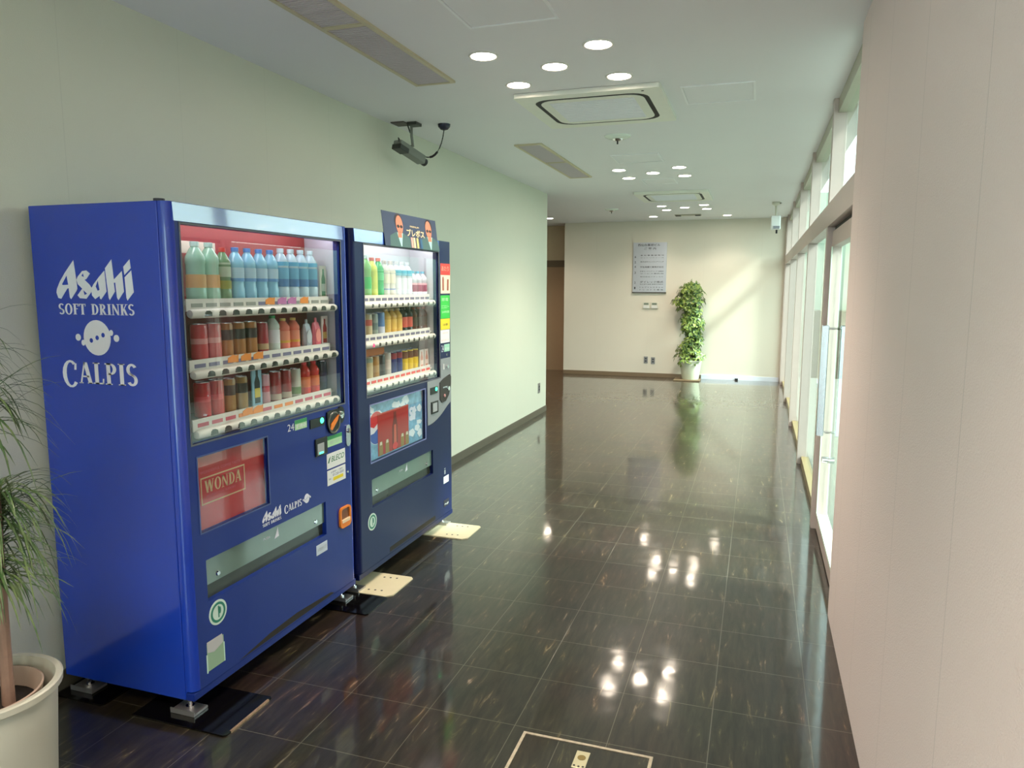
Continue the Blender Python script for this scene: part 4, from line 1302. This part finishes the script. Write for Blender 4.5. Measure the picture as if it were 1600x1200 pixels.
def face(cy, look):
    sk, sk2 = mat('print_skin', (186, 116, 92), .5), mat('print_skin_shade', (150, 90, 76), .5)
    a = bmesh.new()
    addpoly(a, [(cy - .125, ZP0), (cy + .125, ZP0), (cy + .115, ZP0 + .055), (cy + .04, ZP0 + .078), (cy - .04, ZP0 + .078), (cy - .115, ZP0 + .055)], [], 'X', XPO, 0, .0004)
    obj('printed_suit', onposter(a), mat('print_suit', (62, 92, 92), .5), card)
    a = bmesh.new()
    addpoly(a, [(cy - .032, ZP0 + .076), (cy, ZP0 + .004), (cy + .010, ZP0 + .004), (cy + .036, ZP0 + .076)], [], 'X', XPO, 0.0004, .0008)
    obj('printed_shirt', onposter(a), mat('print_shirt', (150, 190, 190), .5), card)
    a = bmesh.new()
    addpoly(a, ell(cy, ZP0 + .136, .047, .042, 24), [], 'X', XPO, 0.0006, .0008)
    obj('printed_hair', onposter(a), mat('print_hair', (40, 30, 34), .5), card)
    a = bmesh.new()
    addpoly(a, ell(cy + look, ZP0 + .118, .040, .050, 24), [], 'X', XPO, 0.0008, .0012)
    addpoly(a, [(cy - .022, ZP0 + .05), (cy + .022, ZP0 + .05), (cy + .022, ZP0 + .085), (cy - .022, ZP0 + .085)], [], 'X', XPO, 0.0008, .0011)
    obj('printed_face', onposter(a), sk, card)
    a = bmesh.new()
    addpoly(a, ell(cy - .017 + look, ZP0 + .110, .016, .009, 12), [], 'X', XPO, 0.0012, .0016)
    addpoly(a, ell(cy + .019 + look, ZP0 + .110, .016, .009, 12), [], 'X', XPO, 0.0012, .0016)
    obj('printed_sunglasses', onposter(a), M_BLACK, card)
    a = bmesh.new()
    addpoly(a, ell(cy + look, ZP0 + .080, .014, .003, 10), [], 'X', XPO, 0.0012, .0016)
    obj('printed_mouth', onposter(a), sk2, card)


face(3.635, 0.006)
face(4.015, -0.004)
obj('lettering', onposter(join(text_bm('プレボス', 'X', XPO, 3.72, 3.945, ZP0 + .065, ZP0 + .105, .0012, .02), text_bm('PREMIUM', 'X', XPO, 3.77, 3.88, ZP0 + .115, ZP0 + .124, .0012))), mat('print_gold_ink', (214, 196, 150), .5), card)
for yy, col in ((3.775, (196, 150, 140)), (3.805, (206, 190, 150)), (3.845, (190, 180, 110)), (3.895, (40, 84, 120))):
    obj('printed_can', onposter(rect('X', XPO, yy - .012, yy + .012, ZP0 + .003, ZP0 + .06, 0.0005, .001)), mat('print_can_%d' % col[0], col, .5), card)

# ------------------------------------------------------------------ drinks
_pc = {}


def pm(c, r=0.3, metal=0.0):
    return mat('drink_%d_%d_%d_%d' % (c[0], c[1], c[2], int(r * 100 + metal * 1000)), c, r, metal, coat=0.3)


def bottle(h, r, body, label, cap, lz=(0.25, 0.62), bands=None, name='drink_bottle'):
    prof = [(r * .85, 0), (r, h * .03), (r, h * .22), (r * .93, h * .25), (r * .93, h * .62), (r, h * .65), (r * .96, h * .74), (r * .55, h * .87), (r * .38, h * .91), (r * .38, h * .93)]
    o = obj(name, lathe(prof, (0, 0, 0), 20), pm(body, .12), None, smooth=True)
    ORG[o.name] = Vector((0, 0, 0))
    obj('label', lathe([(r * .985, h * lz[0]), (r * .985, h * lz[1])], (0, 0, 0), 20, close=False), pm(label, .4), o, smooth=True)
    if bands:
        for (z0, z1, c) in bands:
            obj('label_band', lathe([(r * .995, h * z0), (r * .995, h * z1)], (0, 0, 0), 20, close=False), pm(c, .4), o, smooth=True)
    obj('cap', lathe([(r * .44, h * .92), (r * .44, h * .995), (r * .38, h)], (0, 0, 0), 16), pm(cap, .4), o, smooth=True)
    return o


def can(h, r, body, accent, az=(0.12, 0.4), name='drink_can'):
    o = obj(name, lathe([(r * .82, 0), (r, h * .05), (r, h * .93), (r * .88, h * .985)], (0, 0, 0), 20), pm(body, .28), None, smooth=True)
    ORG[o.name] = Vector((0, 0, 0))
    obj('can_end', lathe([(r * .9, h * .98), (r * .9, h), (r * .8, h), (r * .8, h * .99), (0.002, h * .985)], (0, 0, 0), 20), M_STEEL, o)
    obj('label_band', lathe([(r * 1.006, h * az[0]), (r * 1.006, h * az[1])], (0, 0, 0), 20, close=False), pm(accent, .35), o, smooth=True)
    return o


def pack(h, wd, t, body, art, art2, name='drink_card'):
    o = obj(name, box(-t / 2, t / 2, -wd / 2, wd / 2, 0, h), pm(body, .4), None)
    ORG[o.name] = Vector((0, 0, 0))
    bm = bmesh.new()
    s = wd * .28
    addpoly(bm, [(-s, h * .08), (s, h * .08), (s, h * .6), (s * .4, h * .75), (s * .4, h * .9), (-s * .4, h * .9), (-s * .4, h * .75), (-s, h * .6)], [], 'X', t / 2, 0, 0.0008)
    a = obj('printed_bottle', bm, pm(art, .4), o)
    obj('printed_label', rect('X', t / 2, -s, s, h * .22, h * .45, .0008, .0014), pm(art2, .4), a)
    return o


def pouch(h, wd, body, art, name='drink_pouch'):
    bm = bmesh.new()
    rings = []
    for zz, ww, tt in ((0, .9, .9), (.15, 1, 1), (.6, .96, .8), (.82, .8, .3), (.86, .3, .25), (1, .28, .25)):
        rings.append([(tt * .016 * sx, ww * wd / 2 * sy, zz * h) for sx, sy in ((1, -.7), (1, .7), (.3, 1), (-.3, 1), (-1, .7), (-1, -.7), (-.3, -1), (.3, -1))])
    vs_ = [[bm.verts.new(p) for p in r_] for r_ in rings]
    for k_ in range(len(vs_) - 1):
        for i in range(8):
            bm.faces.new((vs_[k_][i], vs_[k_][(i + 1) % 8], vs_[k_ + 1][(i + 1) % 8], vs_[k_ + 1][i]))
    bm.faces.new(list(reversed(vs_[0])))
    bm.faces.new(vs_[-1])
    o = obj(name, bm, pm(body, .3), None, smooth=True)
    ORG[o.name] = Vector((0, 0, 0))
    bm = bmesh.new()
    addpoly(bm, ell(0, h * .38, wd * .34, h * .24, 16), [], 'X', 0.0158, 0, 0.001)
    obj('printed_fruit', bm, pm(art, .4), o)
    return o


GRN = (86, 170, 120)
B = lambda *a, **k_: ('b', a, k_)
K = lambda *a, **k_: ('c', a, k_)
D_ = lambda *a, **k_: ('p', a, k_)
U = lambda *a, **k_: ('u', a, k_)
fn = {'b': bottle, 'c': can, 'p': pack, 'u': pouch}
ordw = ['first', 'second', 'third', 'fourth', 'fifth']

M1R = [
    [(B(.215, .036, (150, 196, 172), (214, 160, 92), (190, 224, 214), (.12, .45), bands=[(.03, .11, GRN)]), 2, 'pale green bottle with orange lower label'),
     (B(.20, .030, (110, 150, 110), (176, 196, 170), (206, 60, 54), (.45, .72), bands=[(.2, .38, (150, 160, 70))]), 1, 'slim dark green bottle with a red cap'),
     (B(.205, .033, (130, 186, 214), (168, 196, 214), (70, 120, 200), (.42, .62), bands=[(.36, .42, (86, 140, 200))]), 4, 'light blue water bottle'),
     (B(.215, .034, (176, 200, 214), (96, 160, 196), (200, 220, 230), (.32, .62), bands=[(.25, .40, (62, 110, 170)), (.66, .74, (86, 166, 206))]), 4, 'clear bottle with blue striped label'),
     (D_(.15, .052, .006, (232, 226, 208), (82, 140, 90), (200, 210, 190)), 1, 'white display card printed with a green bottle')],
    [(K(.135, .030, (206, 70, 76), (226, 150, 150), (.45, .6)), 2, 'tall red drink can'),
     (K(.132, .026, (178, 120, 60), (54, 46, 44), (.5, .8)), 3, 'gold and black coffee can'),
     (K(.125, .026, (168, 34, 50), (200, 170, 130), (.1, .3)), 1, 'dark red coffee can'),
     (B(.150, .030, (206, 220, 214), (226, 230, 236), (30, 150, 80), (.15, .6), bands=[(.03, .12, (30, 130, 70))]), 1, 'white bottle with a big green cap'),
     (B(.135, .029, (236, 130, 110), (236, 150, 120), (236, 206, 120), (.1, .6), bands=[(.1, .3, (224, 170, 60))]), 2, 'small peach coloured juice bottle'),
     (U(.125, .058, (168, 176, 190), (196, 206, 214)), 1, 'silver grey drink pouch'),
     (U(.130, .060, (232, 110, 130), (250, 160, 150)), 1, 'pink drink pouch'),
     (D_(.135, .052, .006, (236, 228, 222), (176, 50, 40), (220, 180, 90)), 1, 'white display card printed with a red bottle')],
    [(K(.135, .030, (200, 30, 44), (226, 80, 90), (.45, .6)), 2, 'bright red drink can'),
     (K(.132, .026, (168, 130, 66), (56, 48, 40), (.5, .8)), 2, 'gold and black coffee can'),
     (D_(.165, .060, .006, (150, 196, 220), (24, 26, 34), (220, 200, 70)), 1, 'tall pale blue and black display card'),
     (K(.125, .024, (226, 170, 180), (200, 60, 80), (.4, .6)), 1, 'pink drink can'),
     (K(.128, .027, (160, 20, 34), (210, 190, 170), (.05, .25)), 2, 'deep red coffee can'),
     (K(.125, .026, (206, 206, 190), (120, 150, 90), (.1, .35)), 1, 'white and green drink can'),
     (B(.145, .028, (220, 50, 46), (240, 120, 60), (226, 40, 60), (.15, .55)), 2, 'red juice bottle with orange label'),
     (K(.140, .024, (38, 34, 70), (60, 50, 96), (.3, .6)), 1, 'slim dark purple can')],
]
M2R = [
    [(D_(.20, .024, .006, (230, 214, 110), (200, 190, 60), (240, 230, 160)), 1, 'narrow yellow display card'),
     (B(.225, .032, (128, 186, 110), (60, 180, 84), (200, 220, 214), (.1, .5)), 1, 'bottle with bright green lower label'),
     (B(.215, .031, (206, 214, 96), (196, 206, 90), (226, 100, 96), (.05, .68)), 1, 'yellow green bottle with a red cap'),
     (B(.215, .031, (60, 166, 96), (96, 190, 130), (226, 110, 100), (.45, .7)), 1, 'deep green bottle with a red cap'),
     (B(.205, .031, (206, 206, 200), (222, 218, 200), (224, 210, 206), (.4, .72), bands=[(.08, .26, (140, 150, 196))]), 2, 'cloudy white bottle'),
     (B(.205, .031, (206, 214, 226), (216, 222, 230), (240, 240, 244), (.2, .55), bands=[(.62, .76, (92, 184, 214))]), 3, 'clear bottle with sky blue band'),
     (B(.155, .030, (206, 210, 222), (226, 176, 190), (110, 190, 220), (.15, .55), bands=[(.22, .48, (150, 70, 100))]), 3, 'short bottle with pink label and blue cap')],
    [(K(.125, .030, (190, 176, 140), (190, 90, 80), (.5, .75)), 2, 'beige drink can'),
     (K(.125, .027, (150, 164, 156), (110, 130, 130), (.3, .6)), 1, 'grey green drink can'),
     (K(.130, .030, (84, 124, 180), (206, 214, 230), (.1, .4)), 1, 'blue drink can'),
     (B(.145, .032, (214, 176, 90), (226, 190, 96), (230, 214, 170), (.15, .6)), 3, 'amber yellow juice bottle'),
     (B(.150, .030, (40, 40, 36), (206, 92, 76), (60, 60, 54), (.22, .62)), 2, 'black bottle with wide red label'),
     (B(.145, .028, (84, 50, 34), (66, 56, 40), (170, 80, 50), (.1, .6)), 3, 'dark brown bottle with copper cap')],
    [(K(.128, .029, (196, 176, 130), (150, 168, 150), (.75, .93)), 2, 'cream coloured can with teal top'),
     (K(.128, .029, (180, 130, 60), (190, 150, 90), (.3, .6)), 1, 'golden brown can'),
     (K(.128, .028, (60, 54, 54), (90, 84, 84), (.3, .6)), 1, 'black coffee can'),
     (K(.135, .028, (200, 190, 180), (226, 210, 200), (.3, .7)), 1, 'pale grey can'),
     (K(.130, .028, (50, 50, 120), (160, 60, 70), (.7, .95)), 2, 'navy can with red rim'),
     (K(.130, .029, (232, 196, 40), (130, 84, 60), (.62, .93)), 3, 'yellow can with brown top'),
     (D_(.115, .058, .006, (226, 214, 206), (214, 150, 130), (240, 220, 210)), 2, 'small pale pink display card')],
]


def stock(rows_, zs, y0, y1, mname, lift):
    rown = ['top', 'middle', 'bottom']
    for ri, (row, z) in enumerate(zip(rows_, zs)):
        total = sum(r_[1] for r_ in row)
        st = (y1 - y0) / total
        i = 0
        for spec, cnt, desc in row:
            kind, a, kw = spec
            proto = fn[kind](*a, **kw)
            for c_i in range(cnt):
                o = proto if c_i == 0 else copy_tree(proto)
                xx = XF - 0.094 if kind in 'bc' else XF - 0.075
                o.location = (xx, y0 + st * (i + 0.5), z + lift + 0.0005)
                lab = desc + (', %s from left' % ordw[c_i] if cnt > 1 else '') + ', %s shelf, %s machine' % (rown[ri], mname)
                cat = {'b': 'bottle', 'c': 'can', 'p': 'card', 'u': 'pouch'}[kind]
                tag(o, lab, cat, 'drinks on the %s shelf of the %s machine' % (rown[ri], mname))
                i += 1


stock(M1R, (1.455, 1.238, 1.023), 2.165, 3.035, 'near blue', 0.042)
stock(M2R, (1.457, 1.254, 1.026), 3.325, 4.150, 'far navy', 0.032)
# header cards inside the windows
o = thing('header_card', 'orange header card over the left drinks, bottom shelf of the far navy machine', 'card', (XD - 0.06, 3.45, 1.19))
obj('card', rect('X', XD - 0.06, 3.262, 3.62, 1.172, 1.222, 0, 0.002), mat('card_orange', (214, 120, 60), .5, noise=.2, nscale=12), o)
tag(obj('header_card', boxes((XD - .10, XD - .098, 2.05, 2.36, 1.672, 1.716)), mat('card_cream', (206, 196, 180), .5), None), 'pale header card behind the left bottles, top shelf of the near machine', 'card')

# ------------------------------------------------------------------ plants
def leaf_strip(bm, p, direction, length, width, droop, up, seg=6):
    """narrow arching strap leaf"""
    d = Vector((direction[0], direction[1], 0)).normalized()
    side = Vector((-d.y, d.x, 0))
    prev = None
    for i in range(seg + 1):
        t = i / seg
        c = Vector(p) + d * length * t * (0.95 - 0.25 * t * droop) + Vector((0, 0, up * t * length - droop * length * t * t * 0.9))
        wv = width * (0.55 + 0.9 * t) * (1 - t) ** 0.6 if i < seg else 0.0004
        fold = Vector((0, 0, wv * 0.35))
        a = bm.verts.new(c - side * wv + fold)
        m_ = bm.verts.new(c)
        b = bm.verts.new(c + side * wv + fold)
        if prev:
            bm.faces.new((prev[0], prev[1], m_, a))
            bm.faces.new((prev[1], prev[2], b, m_))
        prev = (a, m_, b)


def leaf_mat(name, c1, c2):
    m = mat(name, c1, 0.4, noise=0.0)
    nt = m.node_tree
    mx = [n_ for n_ in nt.nodes if n_.type == 'MIX'][0]
    mx.inputs[6].default_value = srgb(c1)
    mx.inputs[7].default_value = srgb(c2)
    nz = [n_ for n_ in nt.nodes if n_.type == 'TEX_NOISE'][0]
    nz.inputs['Scale'].default_value = 22
    cr_ = nt.nodes.new('ShaderNodeMapRange')
    cr_.inputs[1].default_value = 0.4
    cr_.inputs[2].default_value = 0.62
    nt.links.new(nz.outputs['Fac'], cr_.inputs[0])
    nt.links.new(cr_.outputs[0], mx.inputs[0])
    return m


def pot(parent, cx, cy, rt, rb, h, m, soil=0.03, rim=0.012):
    prof = [(rb * .95, 0), (rb, 0.01), (rt - rim, h - 0.03), (rt, h - 0.025), (rt, h - 0.004), (rt - .004, h), (rt - rim, h), (rt - rim - .004, h - .01), (rt - rim - .01, h - soil - .06)]
    bm = lathe(prof, (cx, cy, 0), 40)
    obj('pot', bm, m, parent, smooth=True)


random.seed(5)
PX, PY, PH = -2.05, 1.39, 0.42
lp_ = thing('potted_dracaena', 'potted plant with thin drooping leaves in cream pot at the left edge', 'potted plant', (PX, PY, 0))
mpot = mat('pot_cream', (196, 192, 178), 0.35, noise=.05, nscale=6)
bm = lathe([(0.150, 0), (0.155, 0.012), (0.178, PH - .03), (0.192, PH - .022), (0.193, PH - .004), (0.188, PH), (0.174, PH - .002), (0.168, PH - .02), (0.158, PH - .14), (0.02, PH - .145)], (PX, PY, 0), 48)
pt = obj('pot', bm, mpot, lp_, smooth=True)
bm = lathe([(0.125, PH - .14), (0.148, PH - .03), (0.150, PH - .022), (0.145, PH - .020), (0.138, PH - .035), (0.120, PH - .12), (0.01, PH - .12)], (PX - .01, PY, 0), 40)
obj('inner_pot', bm, mat('inner_pot', (186, 160, 144), .5), lp_, smooth=True)
obj('soil', lathe([(0.13, PH - .075), (0.11, PH - .066), (0.02, PH - .06)], (PX - .01, PY, 0), 24), mat('soil', (38, 28, 22), .9, noise=.5, nscale=80), lp_)
mtr = mat('trunk_bark', (150, 118, 102), .7, noise=.25, nscale=30, bump=.4, bscale=40)
heads = [((PX + .05, PY + .03), (PX + .075, PY + .03, 1.00), 1.0), ((PX + .03, PY - .03), (PX + .07, PY + .0, .84), .84), ((PX - .03, PY - .05), (PX + .02, PY - .03, 1.42), 1.42), ((PX - .02, PY), (PX + .04, PY + .02, 1.26), 1.2)]
for (bx_, by_), tp, hz in heads:
    pts = [(bx_ + (tp[0] - bx_) * t_ ** 1.3, by_ + (tp[1] - by_) * t_, (PH - .07) + (tp[2] - PH + .07) * t_) for t_ in [i / 7 for i in range(8)]]
    obj('trunk', tube(pts, 0.017, 10, 0.011), mtr, lp_, smooth=True)
mlf = leaf_mat('strap_leaf', (58, 88, 46), (104, 122, 76))
for hi, ((bx_, by_), tp, hz) in enumerate(heads):
    bm = bmesh.new()
    nleaf = (170, 130, 130, 90)[hi]
    for i in range(nleaf):
        a = random.uniform(0, 2 * PI)
        L_ = random.uniform(.14, .30)
        leaf_strip(bm, (tp[0], tp[1], tp[2] - random.uniform(0, .12)), (math.cos(a), math.sin(a)), L_, random.uniform(.0034, .0058), random.uniform(.5, 1.25), random.uniform(.1, 1.0))
    obj('foliage', bm, mlf, lp_)

# far bushy plant
FX, FY = -1.04, 12.66
fp = thing('potted_schefflera', 'tall bushy green plant in a white pot against the end wall', 'potted plant', (FX, FY, 0))
obj('saucer', box(FX - .26, FX + .17, FY - .19, FY + .17, 0.0, 0.02), mat('tray_brown', (112, 92, 68), .5), fp, bevel=.004)
bm = lathe([(0.135, 0.02), (0.14, 0.03), (0.178, .315), (0.186, .32), (0.186, .345), (0.176, .346), (0.168, .30), (0.02, .295)], (FX, FY, 0), 36)
obj('pot', bm, mat('pot_white_green', (206, 210, 188), .35), fp, smooth=True)
obj('soil', lathe([(0.169, .30), (0.1, .31), (0.01, .312)], (FX, FY, 0), 20), mat('soil', (38, 28, 22), .9), fp)
mlg = leaf_mat('schefflera_leaf', (40, 76, 28), (138, 158, 70))
for i in range(3):
    pts = [(FX + .04 * math.cos(i * 2.1), FY + .04 * math.sin(i * 2.1), .30), (FX + .05 * math.cos(i * 2.1 + 1), FY + .05 * math.sin(i * 2.1 + 1), .9), (FX + .03 * math.cos(i * 2.1 + 2), FY + .03 * math.sin(i * 2.1), 1.5)]
    obj('stem', tube(pts, .012, 8, .006), mtr, fp, smooth=True)
bm = bmesh.new()


def leaflet_cluster(bm, c, nrm, size):
    nrm = nrm.normalized()
    t1 = nrm.cross(Vector((0, 0, 1)))
    if t1.length < .1:
        t1 = Vector((1, 0, 0))
    t1.normalize()
    t2 = nrm.cross(t1).normalized()
    k_ = random.randint(6, 8)
    for j in range(k_):
        a = 2 * PI * j / k_ + random.uniform(-.2, .2)
        d = (t1 * math.cos(a) + t2 * math.sin(a)) + nrm * random.uniform(-.1, .35) + Vector((0, 0, -.25))
        d.normalize()
        s_ = d.cross(nrm).normalized()
        L_ = size * random.uniform(.8, 1.15)
        w_ = L_ * .20
        p0 = c + d * .008
        vs_ = [bm.verts.new(p0), bm.verts.new(p0 + d * L_ * .35 + s_ * w_), bm.verts.new(p0 + d * L_ * .72 + s_ * w_ * .9 - nrm * .004), bm.verts.new(p0 + d * L_ - nrm * .012), bm.verts.new(p0 + d * L_ * .72 - s_ * w_ * .9 - nrm * .004), bm.verts.new(p0 + d * L_ * .35 - s_ * w_)]
        md_ = bm.verts.new(p0 + d * L_ * .5 - nrm * .006)
        for q_ in range(6):
            bm.faces.new((vs_[q_], vs_[(q_ + 1) % 6], md_))


def rad(z):
    # measured outline: wide top tuft, waist, middle, skirt
    for z0, z1, r0, r1, ox0, ox1 in ((.30, .42, .20, .27, -.02, -.02), (.42, .60, .27, .18, -.02, -.02), (.60, .75, .18, .13, .0, .02), (.75, 1.0, .15, .22, .0, -.02), (1.0, 1.15, .22, .15, -.02, .0), (1.15, 1.35, .16, .28, .0, -.07), (1.35, 1.52, .28, .22, -.07, -.05), (1.52, 1.64, .22, .12, -.04, .03)):
        if z0 <= z <= z1:
            t = (z - z0) / (z1 - z0)
            return r0 + (r1 - r0) * t, ox0 + (ox1 - ox0) * t
    return .1, 0


for i in range(290):
    z = random.uniform(.31, 1.62)
    r_, ox = rad(z)
    a = random.uniform(0, 2 * PI)
    q_ = r_ * random.uniform(.35, 1.0)
    y_ = FY + q_ * math.sin(a) * .9
    if y_ > YE - .07:
        y_ = YE - .07 - random.uniform(0, .05)
    c = Vector((FX + ox + q_ * math.cos(a), y_, z))
    leaflet_cluster(bm, c, Vector((math.cos(a), math.sin(a) * 1.0 - .3, .55 + random.uniform(-.3, .4))), random.uniform(.062, .105))
for v in bm.verts:
    v.co.y = min(v.co.y, YE - .012)
obj('foliage', bm, mlg, fp)

for o in list(bpy.data.objects):
    if o.type == 'EMPTY' and not o.get('label') and 'label' in o.keys():
        del o['label']
